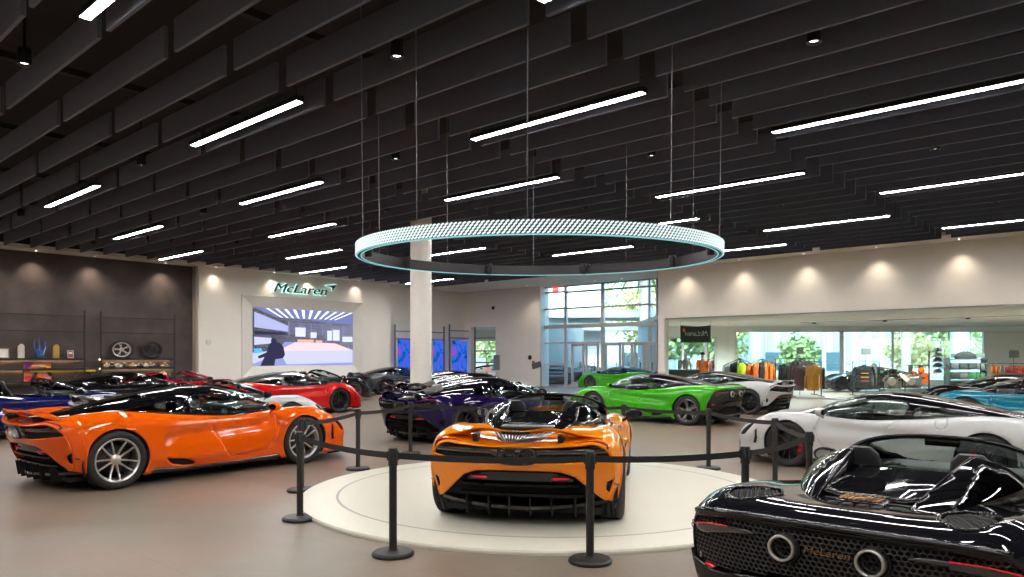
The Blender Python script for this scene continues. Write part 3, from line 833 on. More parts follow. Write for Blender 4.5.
ROLE = dict(hexm=mat('mesh_grey', (.035, .035, .037), .35), paint=paint('orange', (.80, .13, .003)), roof=BLACKG, gloss=BLACKG, black=BLACKM, carbon=CARBON, dark=MESHBK, tyre=RUBBER, rim=SILVER, steel=STEEL,
            caliper=mat('caliper_paint', (.02, .02, .02), .3), glass=SMOKE, dglass=DSMOKE, wglass=WSHIELD, lamp=LAMPG, lamp2=mat('smoked_lamp', (.05, .05, .055), .08, .3, coat=1.0), redl=REDL,
            silver=SILVER, exh=mat('exhaust_metal', (.16, .14, .12), .3, .9), seat=LEATH, inter=LEATH, mirror=BLACKG, mirg=MIRR, screen=mat('blank_display', (.01, .02, .03), .1, emit=(.1, .3, .4), estr=.3),
            bronze=mat('bronze_trim', (.32, .17, .08), .35, .8))
def dress(o, roles):
    """object-level materials for one copy of a car"""
    roles = dict({k_: ROLE[k_] for k_ in ('mirror', 'exh', 'caliper', 'seat', 'roof', 'rim')}, **roles)
    for ch in o.children_recursive:
        r = ch.get('role')
        if r in roles:
            for s in ch.material_slots:
                s.link = 'OBJECT'; s.material = roles[r]
def finish_roles():
    for o in bpy.data.objects:
        if 'role' in o: del o['role']

# ---------------------------------------------------------------- room frame: local x = v, local y = u
AV = np.array([-826.0, F_PX]); AV /= np.hypot(*AV); BV = np.array([AV[1], -AV[0]])
RZ = math.atan2(BV[1], BV[0]); RM = Matrix.Rotation(RZ, 4, 'Z')
def W(v, u, z=0.0): return Vector((u * AV[0] + v * BV[0], u * AV[1] + v * BV[1], z))
def px(x, y, z=0.0):
    """world point on the plane of height z seen at pixel (x,y)"""
    d = F_PX * (z - HC) / (HOR - y); return Vector(((x - 512) / F_PX * d, d, z))
def pd(x, y, d):
    return Vector(((x - 512) / F_PX * d, d, HC + (HOR - y) * d / F_PX))
def onv(x, y, v):
    d = v / (BV[0] * (x - 512) / F_PX + BV[1]); p = pd(x, y, d); return (p.x * AV[0] + p.y * AV[1], p.z)   # (u,z)
def onu(x, y, u):
    d = u / (AV[0] * (x - 512) / F_PX + AV[1]); p = pd(x, y, d); return (p.x * BV[0] + p.y * BV[1], p.z)   # (v,z)
def rbox(bm, v0, v1, u0, u1, z0, z1):
    return box(bm, ((v0 + v1) / 2, (u0 + u1) / 2, (z0 + z1) / 2), (abs(v1 - v0), abs(u1 - u0), abs(z1 - z0)), RM)
def robj(name, boxes, m, parent=None, bev=0):
    bm = bmesh.new()
    for b in boxes: rbox(bm, *b)
    if bev: bevel_all(bm, bev)
    return mesh_obj(name, bm, m, parent)
def struct(name, boxes, m):
    o = robj(name, boxes, m); o['kind'] = 'structure'; return o
def in_frame(p, mx=30):
    if p.y < .3: return False
    x = 512 + F_PX * p.x / p.y; y = HOR - F_PX * (p.z - HC) / p.y
    return -mx < x < 1024 + mx and -mx < y < 577 + mx
ZB = 5.296; ZS = 5.49; ZD = 6.45
def node_mat(name, rough=.5, **kw):
    m = bpy.data.materials.new(name); m.use_nodes = True; nt = m.node_tree; b = nt.nodes['Principled BSDF']; b.inputs['Roughness'].default_value = rough
    MATS[name] = m
    return m, nt, b
# floor: large concrete-look tiles
def floor_mat():
    m, nt, b = node_mat('floor_tiles', .3)
    tc = nt.nodes.new('ShaderNodeTexCoord'); mp = nt.nodes.new('ShaderNodeMapping'); mp.inputs['Rotation'].default_value = (0, 0, -RZ)
    nt.links.new(tc.outputs['Object'], mp.inputs['Vector'])
    br = nt.nodes.new('ShaderNodeTexBrick'); br.offset = .0; br.inputs['Scale'].default_value = 1.0; br.inputs['Brick Width'].default_value = 1.2; br.inputs['Row Height'].default_value = 1.2
    br.inputs['Mortar Size'].default_value = .004; br.inputs['Mortar Smooth'].default_value = .3; br.inputs['Color1'].default_value = (.97, .97, .97, 1); br.inputs['Color2'].default_value = (1.0, 1.0, 1.0, 1); br.inputs['Mortar'].default_value = (.80, .80, .80, 1)
    nt.links.new(mp.outputs[0], br.inputs['Vector'])
    n1 = nt.nodes.new('ShaderNodeTexNoise'); n1.inputs['Scale'].default_value = .9; n1.inputs['Detail'].default_value = 8; n1.inputs['Roughness'].default_value = .62
    nt.links.new(mp.outputs[0], n1.inputs['Vector'])
    cr_ = nt.nodes.new('ShaderNodeValToRGB'); cr_.color_ramp.elements[0].position = .3; cr_.color_ramp.elements[0].color = (*FLOOR_A, 1); cr_.color_ramp.elements[1].position = .72; cr_.color_ramp.elements[1].color = (*FLOOR_B, 1)
    nt.links.new(n1.outputs['Fac'], cr_.inputs[0])
    mx = nt.nodes.new('ShaderNodeMix'); mx.data_type = 'RGBA'; mx.blend_type = 'MULTIPLY'; mx.inputs['Factor'].default_value = 1
    n2 = nt.nodes.new('ShaderNodeTexNoise'); n2.inputs['Scale'].default_value = .45; n2.inputs['Detail'].default_value = 5; n2.inputs['Distortion'].default_value = .8
    nt.links.new(mp.outputs[0], n2.inputs['Vector']); r2 = nt.nodes.new('ShaderNodeValToRGB'); r2.color_ramp.elements[0].position = .38; r2.color_ramp.elements[0].color = (1.10, .96, .88, 1); r2.color_ramp.elements[1].position = .62; r2.color_ramp.elements[1].color = (.92, 1.0, .96, 1); nt.links.new(n2.outputs['Fac'], r2.inputs[0])
    m2 = nt.nodes.new('ShaderNodeMix'); m2.data_type = 'RGBA'; m2.blend_type = 'MULTIPLY'; m2.inputs['Factor'].default_value = 1
    nt.links.new(cr_.outputs[0], m2.inputs['A']); nt.links.new(r2.outputs[0], m2.inputs['B']); nt.links.new(m2.outputs['Result'], mx.inputs['A']); nt.links.new(br.outputs[0], mx.inputs['B']); nt.links.new(mx.outputs['Result'], b.inputs['Base Color'])
    mr = nt.nodes.new('ShaderNodeMapRange'); mr.inputs['To Min'].default_value = .30; mr.inputs['To Max'].default_value = .50; b.inputs['Specular IOR Level'].default_value = .35
    nt.links.new(n1.outputs['Fac'], mr.inputs['Value']); nt.links.new(mr.outputs[0], b.inputs['Roughness'])
    return m
FLOOR_A = (.148, .112, .086); FLOOR_B = (.235, .192, .158)
FLOORM = floor_mat()
WALLM = mat('wall_paint', (.88, .835, .76), .7, noise=(3, .02))
SOFF = mat('soffit_paint', (.76, .73, .68), .7, noise=(3, .02))
DECKM = mat('deck_black', (.010, .010, .011), .8)
BAFF = mat('baffle_felt', (.112, .128, .172), .95, noise=(60, .15), bump=(150, .3, .004))
_bb = BAFF.node_tree.nodes['Principled BSDF']; _bb.inputs['Sheen Weight'].default_value = .35; _bb.inputs['Sheen Roughness'].default_value = .4; _bb.inputs['Sheen Tint'].default_value = (.8, .8, .9, 1)
PLAST = mat('plaster_dark', (.060, .048, .044), .6, noise=(1.3, .85))
ALU = mat('window_aluminium', (.55, .57, .58), .4, .3)
STEELB = mat('black_steel', (.02, .02, .021), .45, .3)
GLW = glass('window_glass', (.82, .97, .99), .02)
GLS = glass('shop_glass', (.88, .98, .98), .02)
CREAM = mat('platform_laminate', (.62, .60, .50), .38, noise=(2, .03))
o = struct('floor', [(-9, 60, -12, 36, -.2, 0)], FLOORM)
struct('ceiling', [(-9, 33, -12, 33, ZD, ZD + .3)], DECKM)
U_L, V_R, V_W, V_B = 31.8, 28.5, 31.8, 31.3
struct('trim_1', [(-9, V_B, 30.4, U_L, ZS, ZS + .12), ], SOFF)
struct('trim_6', [(-9, V_B, 30.42, 30.5, ZS + .02, ZD)], DECKM)
struct('trim_2', [(26.9, V_W + .1, -12, 30.4, ZS, ZS + .12), ], SOFF)
struct('trim_7', [(26.92, 27.0, -12, 30.4, ZS + .02, ZD)], DECKM)
# left wall: dark plaster, then the feature wall, then the recess
struct('wall_left', [(-9, V_B + .3, U_L, U_L + .3, 0, ZD)], WALLM)
vd = onu(192.5, 300, 31.4)[0]; vf0 = onu(199, 300, 31.0)[0]; vf1 = onu(390, 300, 31.0)[0]
struct('wall_left_plaster', [(-9, vd, 31.4, U_L, 0, ZS)], PLAST)
struct('trim_3', [(vd, vf0, 31.1, U_L, 0, ZS)], mat('trim_taupe', (.40, .34, .30), .6))
S0, zs1 = onu(251.6, 306.7, 31.3); S1, _ = onu(353, 310.8, 31.3); zs0 = onu(251.6, 366.5, 31.3)[1]
O0 = onu(241.3, 300, 31.0)[0]; O1 = onu(363, 300, 31.0)[0]; zo1 = onu(241.3, 294.2, 31.0)[1]; zo0 = zs0 - .55
struct('wall_feature', [(vf0, O0, 31.0, U_L, 0, ZS), (O1, vf1, 31.0, U_L, 0, ZS), (O0, O1, 31.0, U_L, zo1, ZS), (O0, O1, 31.0, U_L, 0, zo0)], WALLM)
# bevelled reveal round the screen
bm = bmesh.new()
oc = [(O0, zo0), (O1, zo0), (O1, zo1), (O0, zo1)]; ic = [(S0, zs0), (S1, zs0), (S1, zs1), (S0, zs1)]
for k in range(4):
    a, b, c, d = oc[k], oc[(k + 1) % 4], ic[(k + 1) % 4], ic[k]
    vs = [bm.verts.new(W(a[0], 31.0, a[1])), bm.verts.new(W(b[0], 31.0, b[1])), bm.verts.new(W(c[0], 31.3, c[1])), bm.verts.new(W(d[0], 31.3, d[1]))]
    bm.faces.new(vs)
o = mesh_obj('trim_4', bm, mat('reveal_paint', (.80, .77, .71), .6)); o['kind'] = 'structure'; thick(o, .05, 1)
# back wall with the corridor opening
ub0, zop = onv(495.5, 326, V_B); ub1 = onv(470.5, 326, V_B)[0]; uw0 = onv(540, 300, V_B)[0]
struct('wall_back', [(V_B, V_B + .3, uw0, ub0, 0, ZS + .1), (V_B, V_B + .3, ub1, U_L, 0, ZS + .1), (V_B, V_B + .3, ub0, ub1, zop, ZS + .1), (V_B + .3, V_W + .3, uw0 + .02, uw0 + .17, 0, ZS + .1)], WALLM)
# corridor beyond the opening
struct('wall_corridor', [(V_B + .3, 38, ub1 + 7, ub1 + 7.2, 0, 3.6), (V_B + .3, 38, ub0 - 1.4, ub0 - 1.2, 0, 3.6), (V_B + .3, 38, ub0 - 1.4, ub1 + 7.2, 3.5, 3.7)], mat('corridor_paint', (.30, .34, .32), .7))
# right wall with the long shop opening
ug, _ = onv(664.5, 317, V_R); zg = 3.30; ur = onv(658.5, 300, V_R)[0]
struct('wall_right', [(V_R, V_R + .35, ug, ur, 0, ZS + .1), (V_R, V_R + .35, -12, ug, zg, ZS + .1)], WALLM)
bm = bmesh.new(); poly_prism(bm, [(6.43, 32.5), (7.2, 36.4), (7.3, 36.3), (6.53, 32.4)], ZS + .1); o = mesh_obj('wall_return', bm, WALLM); o['kind'] = 'structure'
struct('wall_front', [(-9.3, -9, -12, 33, 0, ZD)], WALLM)
struct('wall_near', [(-9, 33, -12.3, -12, 0, ZD)], WALLM)
# ---- curtain wall with the entrance doors
def g_u(x): return onv(x, 300, V_W)[0]
def g_z(x, y): return onv(x, y, V_W)[1]
u0, u1 = g_u(540.5), g_u(658.5)
mull = [(541, .10), (566, .16), (603, .20), (650, .10), (657, .08)]
zt = g_z(600, 276); zbm = g_z(600, 325.3); zdh = g_z(600, 343.5)
bx = []
for x, w in mull:
    uu = g_u(x); bx.append((V_W - .06, V_W + .06, uu - w / 2, uu + w / 2, 0, ZS))
bx.append((V_W - .12, V_W + .08, u1, u0 + .3, zbm - .10, zbm + .10))
bx.append((V_W - .05, V_W + .05, u1, u0, ZS - .08, ZS))
for xa, xb, ys in ((541, 566, [292.5, 309, 343, 364.5]), (566, 603, [291, 307.5, 342.6]), (603, 650, [288, 305.5, 343]), (650, 658, [286, 304.5, 343])):
    for y in ys:
        z = g_z((xa + xb) / 2, y); bx.append((V_W - .05, V_W + .05, g_u(xb), g_u(xa), z - .05, z + .05))
bx.append((V_W - .05, V_W + .05, u1, g_u(566), 0, .12))
wf = struct('window_1', bx, ALU)
wg = struct('window_1_glass', [(V_W - .01, V_W + .01, u1, u0, 0.12, ZS)], GLW); wg.parent = wf; del wg['kind']; wg.name = 'glass'
k = 1
for xa, xb in ((571.5, 584.5), (585.5, 599), (605, 621), (622, 633), (634, 645), (646, 657)):
    ua, ub_ = g_u(xa), g_u(xb); root = None
    fr = [(V_W - .03, V_W + .03, ua - .13, ua, .03, zdh), (V_W - .03, V_W + .03, ub_, ub_ + .13, .03, zdh), (V_W - .03, V_W + .03, ub_, ua, zdh - .12, zdh), (V_W - .03, V_W + .03, ub_, ua, .03, .28)]
    d = struct('door_%d' % k, fr, ALU); k += 1
    mid = ub_ + .20
    h = robj('door_handle', [(V_W - .14, V_W - .11, mid - .015, mid + .015, .95, 1.35), (V_W - .13, V_W - .03, mid - .012, mid + .012, 1.0, 1.03), (V_W - .13, V_W - .03, mid - .012, mid + .012, 1.27, 1.30)], STEELB, d)
# corridor end window
cv = 37.9; ca, cb = onv(474, 335, cv)[0], onv(494, 335, cv)[0]
bx = []
for y in (338, 351, 362.5, 374, 387):
    z = onv(485, y, cv)[1]; bx.append((cv - .05, cv + .05, cb - 1, ca, z - .05, z + .05))
bx += [(cv - .05, cv + .05, ca - .1, ca + .1, 0, 2.8)]
wf = struct('window_2', bx, mat('window_dark_frame', (.10, .12, .12), .5)); wg = robj('glass', [(cv - .01, cv + .01, cb - 1, ca, 0, 2.7)], GLW, wf)
struct('wall_corridor_end', [(cv, cv + .2, ca, ca + 3, 0, 3.6), (cv, cv + .2, cb - 1, ca, 2.75, 3.6)], mat('corridor_paint'))
# ---- shop: glass front, ceiling, back wall with its window
pan = [664.5, 735, 812, 883, 966, 1040, 1120]
gp = []
for i in range(len(pan) - 1):
    ua, ub_ = onv(pan[i], 350, V_R + .1)[0], onv(pan[i + 1], 350, V_R + .1)[0]
    gp.append((V_R + .12, V_R + .135, ub_ + .006, ua - .006, .02, zg))
wf = struct('window_3', [(V_R + .08, V_R + .17, -12, ug, 0, .05), (V_R + .08, V_R + .17, -12, ug, zg - .05, zg)], mat('channel_steel', (.35, .37, .37), .4, .6))
for g in gp: robj('glass', [g], GLS, wf)
for x in (813, 884, 967):
    uu = onv(x, 350, V_R)[0]; robj('patch_fitting', [(V_R + .07, V_R + .18, uu - .06, uu + .06, 2.86, 2.92)], STEELB, wf)
robj('sliding_rail', [(V_R + .04, V_R + .07, -6, onv(800, 350, V_R)[0], 2.90, 2.93)], mat('rail_steel', (.25, .26, .26), .3, .9), wf)
YB = 42.0
def xb_(x, Y=YB): return (x - 512) / F_PX * Y
def zb_(y, Y=YB): return HC + (HOR - y) * Y / F_PX
def wbox(bm, x0, x1, y0, y1, z0, z1): return box(bm, ((x0 + x1) / 2, (y0 + y1) / 2, (z0 + z1) / 2), (abs(x1 - x0), abs(y1 - y0), abs(z1 - z0)))
def wobj(name, boxes, m, parent=None, kind=None, bev=0):
    bm = bmesh.new()
    for b in boxes: wbox(bm, *b)
    if bev: bevel_all(bm, bev)
    o = mesh_obj(name, bm, m, parent)
    if kind: o['kind'] = kind
    return o
# ceiling of the shop follows the slanted front
bm = bmesh.new()
c = [W(V_R + .36, ug + .2, 0), W(V_R + .36, -12, 0), Vector((45, 20, 0)), Vector((45, YB, 0)), Vector((7.0, YB, 0)), ]
poly_prism(bm, [(p.x, p.y) for p in c], .2, Matrix.Translation((0, 0, 3.36))); o = mesh_obj('ceiling_shop', bm, mat('shop_ceiling', (.72, .74, .73), .7)); o['kind'] = 'structure'
zt3 = zb_(331); zb3 = .25
xm = xb_(735); xn = xb_(985)
wobj('wall_shop_back', [(xb_(717), xm, YB, YB + .3, 0, 3.5), (xn, 46, YB, YB + .3, 0, 3.5), (xm, xn, YB, YB + .3, zt3, 3.5), (xm, xn, YB, YB + .3, 0, zb3), (xb_(655), xb_(717), YB, YB + .3, 2.75, 3.5)], mat('shop_wall', (.70, .72, .70), .7), kind='structure')
wobj('wall_shop_left', [(7.2, 7.35, 36.6, YB + .3, 0, 3.5)], MATS['shop_wall'], kind='structure')
wf = wobj('window_4', [(xm, xm + .08, YB, YB + .1, zb3, zt3), (xn - .08, xn, YB, YB + .1, zb3, zt3), (xm, xn, YB, YB + .1, zt3 - .06, zt3), (xm, xn, YB, YB + .1, zb3, zb3 + .06)] + [(xb_(x) - w, xb_(x) + w, YB, YB + .1, zb3, zt3) for x, w in ((842, .11), (893, .05))], ALU, kind='structure')
wobj('glass', [(xm, xn, YB + .04, YB + .06, zb3, zt3)], GLW, wf)
wf = wobj('window_5', [(xb_(x) - .06, xb_(x) + .06, YB, YB + .1, 0, 2.75) for x in (660, 683, 706, 716)] + [(xb_(660), xb_(716), YB, YB + .1, 2.67, 2.75)], ALU, kind='structure')
wobj('glass', [(xb_(660), xb_(716), YB + .04, YB + .06, 0, 2.7)], GLW, wf)
# steps in the shop ceiling: a row of small recessed lamps
# ---- column
cp = Vector((-2.505, 20.3, 0))
bm = bmesh.new(); lathe(bm, [(.29, 0), (.29, 1.92), (.282, 1.925), (.282, 1.935), (.29, 1.94), (.29, ZD)], 40); o = mesh_obj('wall_column', bm, mat('column_paint', (.84, .80, .73), .55), None, True, 40); o.location = (cp.x, cp.y, 0); o['kind'] = 'structure'
# ---- platform
DC = Vector((.384, 8.58, 0)); DR = 2.76
bm = bmesh.new(); lathe(bm, [(.001, .045), (DR - .42, .045), (DR - .415, .042), (DR - .405, .042), (DR - .40, .045), (DR - .05, .045), (DR - .01, .038), (DR, .022), (DR, 0)], 128)
o = mesh_obj('display_turntable', bm, CREAM, None, True, 30); o.location = DC; tag(o, 'round cream display platform under the orange convertible', 'platform')
bm = bmesh.new(); lathe(bm, [(DR - .425, .0462), (DR - .395, .0462)], 128); p_ = mesh_obj('inlay_ring', bm, mat('inlay_grey', (.30, .31, .27), .4), o)
# ---- ceiling deck joists
jo = []
for k in range(9): jo.append((-8, 33, 1.0 + k * 3.9, 1.12 + k * 3.9, 5.95, 6.05))
struct('trim_5', jo, mat('joist_black', (.014, .014, .015), .7))

# ---------------------------------------------------------------- baffles, lamps, ring
BH = .405; PU = 3.968; US = 5.37; LB = 3.70
bb = bmesh.new(); box(bb, (0, LB / 2, BH / 2), (.05, LB, BH)); 
bmesh.ops.bevel(bb, geom=list(bb.edges), offset=.004, segments=1, affect='EDGES')
bme = bpy.data.meshes.new('ceiling_baffle'); bb.to_mesh(bme); bb.free(); bme.materials.append(BAFF)
cand = []
for k in range(-14, 31):
    v = 3.22 + .7655 * k
    for n in range(-5, 7):
        u = US + PU * n
        if u + LB > 30.36 + .4: continue
        if any(in_frame(W(v, u + LB * t, ZB + dz), 5) for t in np.linspace(0, 1, 9) for dz in (0, BH)):
            mid = W(v, u + LB / 2, ZB); cand.append((mid.length, v, u, (k, n)))
cand.sort()
for i, (d, v, u, kn) in enumerate(cand[:300]):
    o = bpy.data.objects.new('ceiling_baffle', bme); COL.objects.link(o); o.location = W(v, u - (.55 if u < 1.5 else 0), ZB); o.rotation_euler = (0, 0, RZ)
    if 1.3 < u < 1.5: o.scale = (1, (LB + .55) / LB, 1)
    tag(o, 'long charcoal felt baffle board hanging on edge in a row below the black ceiling', 'ceiling baffle', 'felt baffles hung in rows below the ceiling')
seen = set(c[3] for c in cand[:300])
bm = bmesh.new()
for k in range(-14, 31):
    v = 3.22 + .7655 * k
    for n in range(-5, 7):
        u = US + PU * n
        if u + LB > 30.36 + .4 or (k, n) in seen: continue
        if u < -8 or W(v, u + 1.8, 0).length < 2.0 and False: continue
        rbox(bm, v - .025, v + .025, u, u + LB, ZB, ZB + BH)
o = mesh_obj('far_ceiling_baffles', bm, BAFF); tag(o, 'rest of the charcoal felt baffles far back along the ceiling', 'ceiling baffles', None, 'stuff')
# linear lamps
LAMP = emis('lamp_diffuser', (1.0, .97, .95), LAMP_E)
def lin_lamp(v, u):
    r = empty('linear_lamp', W(v, u, ZB), RZ)
    b = bmesh.new(); box(b, (0, 1.71, .05), (.13, 3.42, .08)); bevel_all(b, .004, 1); mesh_obj('lamp_housing', b, STEELB, r)
    b = bmesh.new(); box(b, (0, 1.71, .0105), (.108, 3.38, .004)); mesh_obj('diffuser', b, LAMP, r)
    b = bmesh.new(); rod(b, (0, .1, .09), (0, .1, 1.1), .006, 6); mesh_obj('suspension_rod', b, STEELB, r)
    b = bmesh.new(); rod(b, (0, 3.3, .09), (0, 3.3, 1.1), .006, 6); mesh_obj('suspension_rod', b, STEELB, r)
    return r
proto = None; lamps = []
for j in range(-3, 8):
    v = .963 * (6.2 + 3.155 * (j))
    odd = j % 2
    for k in range(-3, 4):
        u = .963 * ((5.75 if odd else 1.6) + 8.24 * k)
        if u < -10 or u + 3.42 > 30.4 or v > 26.6 or v < -7: continue
        vis = any(in_frame(W(v, u + t, ZB), 0) for t in np.linspace(0, 3.42, 9))
        lamps.append((v, u, vis))
ln = 0
for v, u, vis in lamps:
    if proto is None: proto = lin_lamp(v, u); o = proto
    else: o = copy_tree(proto); o.location = W(v, u, ZB)
    if 1.4 < u < 1.7: o.location = W(v, u - .5, ZB); o.scale = (1, 1.146, 1)
    else: o.location = W(v, u, ZB); o.scale = (1, 1, 1)
    ctr = W(v, u + 1.71, ZB); sx = 512 + F_PX * ctr.x / max(ctr.y, .1) if ctr.y > 0 else -1
    tag(o, 'slim white glowing linear lamp hanging between the charcoal ceiling baffles', 'ceiling lamp', 'linear lamps between the ceiling baffles')
# cylinder downlights
GLOWB = emis('spot_glow', (1, .93, .82), 5.0)
def cyl_spot(v, u):
    r = empty('cylinder_downlight', W(v, u, ZB + .02))
    b = bmesh.new(); lathe(b, [(.05, .03), (.075, .0), (.085, 0), (.085, .20), (.02, .20), (.02, 1.1)], 24); mesh_obj('lamp_housing', b, STEELB, r, True, 40)
    b = bmesh.new(); lathe(b, [(.001, .028), (.052, .028)], 20); mesh_obj('lens', b, GLOWB, r)
    return r
ps = None
for j in range(-1, 7):
    v = .963 * (6.15 + 3.15 * j); odd = j % 2
    for k in range(-1, 4):
        u = .963 * ((3.3 if odd else 7.5) + 8.08 * k)
        if v > 26.5 or u > 30: continue
        if not in_frame(W(v, u, ZB), 0): continue
        if ps is None: ps = cyl_spot(v, u); o = ps
        else: o = copy_tree(ps); o.location = W(v, u, ZB + .02)
        tag(o, 'small black cylinder downlight hanging at baffle height', 'downlight', 'black cylinder downlights in the ceiling')
# recessed downlights in the soffits with their wall washing beams
def wash(v, u, e, col=(1, .80, .60), tilt=None, size=100):
    r = empty('recessed_downlight', W(v, u, ZS - .004))
    b = bmesh.new(); lathe(b, [(.038, .0), (.06, .0), (.06, -.006), (.038, -.006), (.036, .0)], 20); mesh_obj('trim_ring', b, mat('ring_white', (.8, .8, .78), .4), r)
    b = bmesh.new(); lathe(b, [(.001, -.002), (.037, -.002)], 20); mesh_obj('lens', b, emis('soffit_glow', (1, .95, .88), 12.0), r)
    l = bpy.data.lights.new('downlight_beam', 'SPOT'); l.energy = e; l.color = col; l.spot_size = math.radians(size); l.spot_blend = 1.0; l.shadow_soft_size = .04
    lo = bpy.data.objects.new('downlight_beam', l); COL.objects.link(lo); lo.parent = r; lo.location = (0, 0, -.02)
    if tilt is not None: lo.rotation_euler = tilt
    return r
def uv_of(p): return (p.x * BV[0] + p.y * BV[1], p.x * AV[0] + p.y * AV[1])
L1 = 'recessed white downlight in the pale ceiling strip above the shop glass'
du = 2.55
p0 = uv_of(px(874, 246, ZS))[1]
for k in range(-5, 6):
    u = p0 + du * k
    if u > 16.3 or u < -6: continue
    tag(wash(28.05, u, WASH_R, (1, .86, .70)), L1, 'downlight', 'downlights above the shop glass')
for x in (-60, -15, 34.7, 93, 164, 211.6, 269.5, 305.4, 353.4):
    v = onu(x, 250, 31.15)[0]
    dark = x < 195
    tag(wash(v, 31.0 if dark else 30.72, WASH_L * (1.5 if dark else .45), (1, .78, .62) if dark else (1, .86, .70)), 'recessed downlight above the dark plaster wall' if dark else 'recessed downlight above the white feature wall', 'downlight', 'downlights above the dark wall' if dark else 'downlights above the feature wall')
for x, y in ((527, 286), (594.7, 281), (631, 280)):
    p = px(x, y, ZS); v, u = uv_of(p); v = min(v, 30.9)
    tag(wash(v, u, WASH_R, (1, .86, .70)), 'recessed downlight in the white ceiling in front of the entrance', 'downlight', 'downlights near the entrance')
# ---- pixel ring
RC = Vector((.39, 11.0, 3.03)); TILT = math.radians(1.3)
rr = empty('ring_chandelier', RC); rr.rotation_euler = (TILT, 0, 0)
tag(rr, 'large round suspended ring light with rows of white beads over the platform', 'ring light')
b = bmesh.new(); lathe(b, [(2.57, 0), (2.655, .0), (2.655, .165), (2.57, .165), (2.57, 0)], 160); mesh_obj('ring_frame', b, mat('ring_black', (.020, .020, .022), .5), rr, True, 30)
for r0_ in (2.585, 2.645):
    b = bmesh.new(); lathe(b, [(r0_ - .007, -.006), (r0_ + .007, -.006), (r0_ + .007, .002), (r0_ - .007, .002), (r0_ - .007, -.006)], 160); mesh_obj('edge_glow', b, emis('edge_cyan', (.35, .80, .85), .8), rr)
b = bmesh.new(); nrow = 5; ncol = 290
for i in range(ncol):
    for j in range(nrow):
        a = 2 * PI * (i + .45 * j) / ncol
        z0 = .018 + .032 * j; c_, s_ = math.cos(a), math.sin(a); ta = Vector((-s_, c_, 0)); up = Vector((0, 0, 1)); nn = Vector((c_, s_, 0))
        p = Vector((2.657 * c_, 2.657 * s_, z0)); q = []
        for k in range(8):
            t = k * PI / 4; d_ = ta * (.0245 * math.cos(t)) + up * (.0115 * math.sin(t)); d_ += up * (.010 * math.cos(t)); q.append(p + d_)
        vs = [b.verts.new(x + nn * .010) for x in q]; b.faces.new(vs)
        vb = [b.verts.new(x - nn * .002) for x in q]
        for m_ in range(8): b.faces.new((vs[m_], vb[m_], vb[(m_ + 1) % 8], vs[(m_ + 1) % 8]))
o = mesh_obj('light_beads', b, emis('bead_white', (.82, 1.0, 1.0), BEAD_E), rr); o['kind'] = 'stuff'
for a in (-2.55, -2.0, -1.15, -.25, .45, 1.2, 1.9, 2.6, 3.3):
    b = bmesh.new(); M = Matrix.Translation((2.48 * math.cos(a), 2.48 * math.sin(a), .06)); lathe(b, [(.001, -.07), (.05, -.07), (.055, -.06), (.055, .12), (.001, .12)], 20, M); rod(b, M @ Vector((0, 0, .1)), (2.58 * math.cos(a), 2.58 * math.sin(a), .16), .015, 6); mesh_obj('spotlight', b, STEELB, rr, True, 40)
for a in (-2.75, -2.2, -1.654, -.95, -.35, .3, .9, 1.57, 2.2, 2.85):
    b = bmesh.new(); c_, s_ = 2.61 * math.cos(a), 2.61 * math.sin(a); rod(b, (c_, s_, .16), (c_, s_ - .05, 3.3), .0045 if a != -1.654 else .012, 6); mesh_obj('suspension_cable', b, mat('cable_grey', (.22, .22, .22), .5) if a != -1.654 else STEELB, rr)

# ---------------------------------------------------------------- stanchions with belts
POSTM = mat('stanchion_black', (.012, .012, .012), .5); BELT = mat('belt_webbing', (.014, .014, .015), .8, bump=(200, .2, .002))
SH = .846
ST = [('front', px(393, 555), 'black belt stanchion in front of the platform, left of the orange convertible'),
      ('frontr', px(590, 562), 'black belt stanchion nearest the camera, before the orange convertible'),
      ('right', Vector((1.88, 5.95, 0)), 'black belt stanchion standing just left of the black open car with round exhausts'),
      ('rr', Vector((2.88, 7.15, 0)), 'short looking black stanchion against the door of the white coupe'),
      ('r2', Vector((3.13, 8.78, 0)), 'black stanchion in front of the white coupe front wheel'),
      ('b1', px(708.5, 469), 'black stanchion behind the platform, below the green convertible rear wheel'),
      ('b2', Vector((1.74, 11.46, 0)), 'black stanchion behind the right door mirror of the orange convertible'),
      ('b3', Vector((-1.65, 12.0, 0)), 'black stanchion before the purple car, left of the orange convertible'),
      ('l3', px(358, 469.5), 'black stanchion standing right of the orange coupe nose'),
      ('l2', px(301.5, 491), 'farther black stanchion of the two beside the orange coupe front wheel'),
      ('l1', px(300, 519.5), 'nearer black stanchion of the two beside the orange coupe front wheel')]
def stanchion(p):
    r = empty('belt_stanchion', p)
    b = bmesh.new(); lathe(b, [(.001, .0), (.165, .0), (.168, .008), (.165, .022), (.150, .034), (.04, .040), (.034, .05), (.001, .05)], 40); mesh_obj('base', b, POSTM, r, True, 35)
    b = bmesh.new(); lathe(b, [(.031, .04), (.031, SH - .14)], 24); mesh_obj('post', b, POSTM, r, True)
    b = bmesh.new(); lathe(b, [(.031, SH - .14), (.038, SH - .135), (.038, SH - .012), (.034, SH), (.001, SH)], 24)
    for a in range(4): box(b, (.040 * math.cos(a * PI / 2), .040 * math.sin(a * PI / 2), SH - .06), (.016, .016, .07))
    mesh_obj('belt_cassette', b, POSTM, r, True, 35)
    return r
protos = stanchion(ST[0][1]); SO = []
for i, (k, p, lab) in enumerate(ST):
    o = protos if i == 0 else copy_tree(protos); o.location = p
    tag(o, lab, 'stanchion', 'belt stanchions round the platform'); SO.append(o)
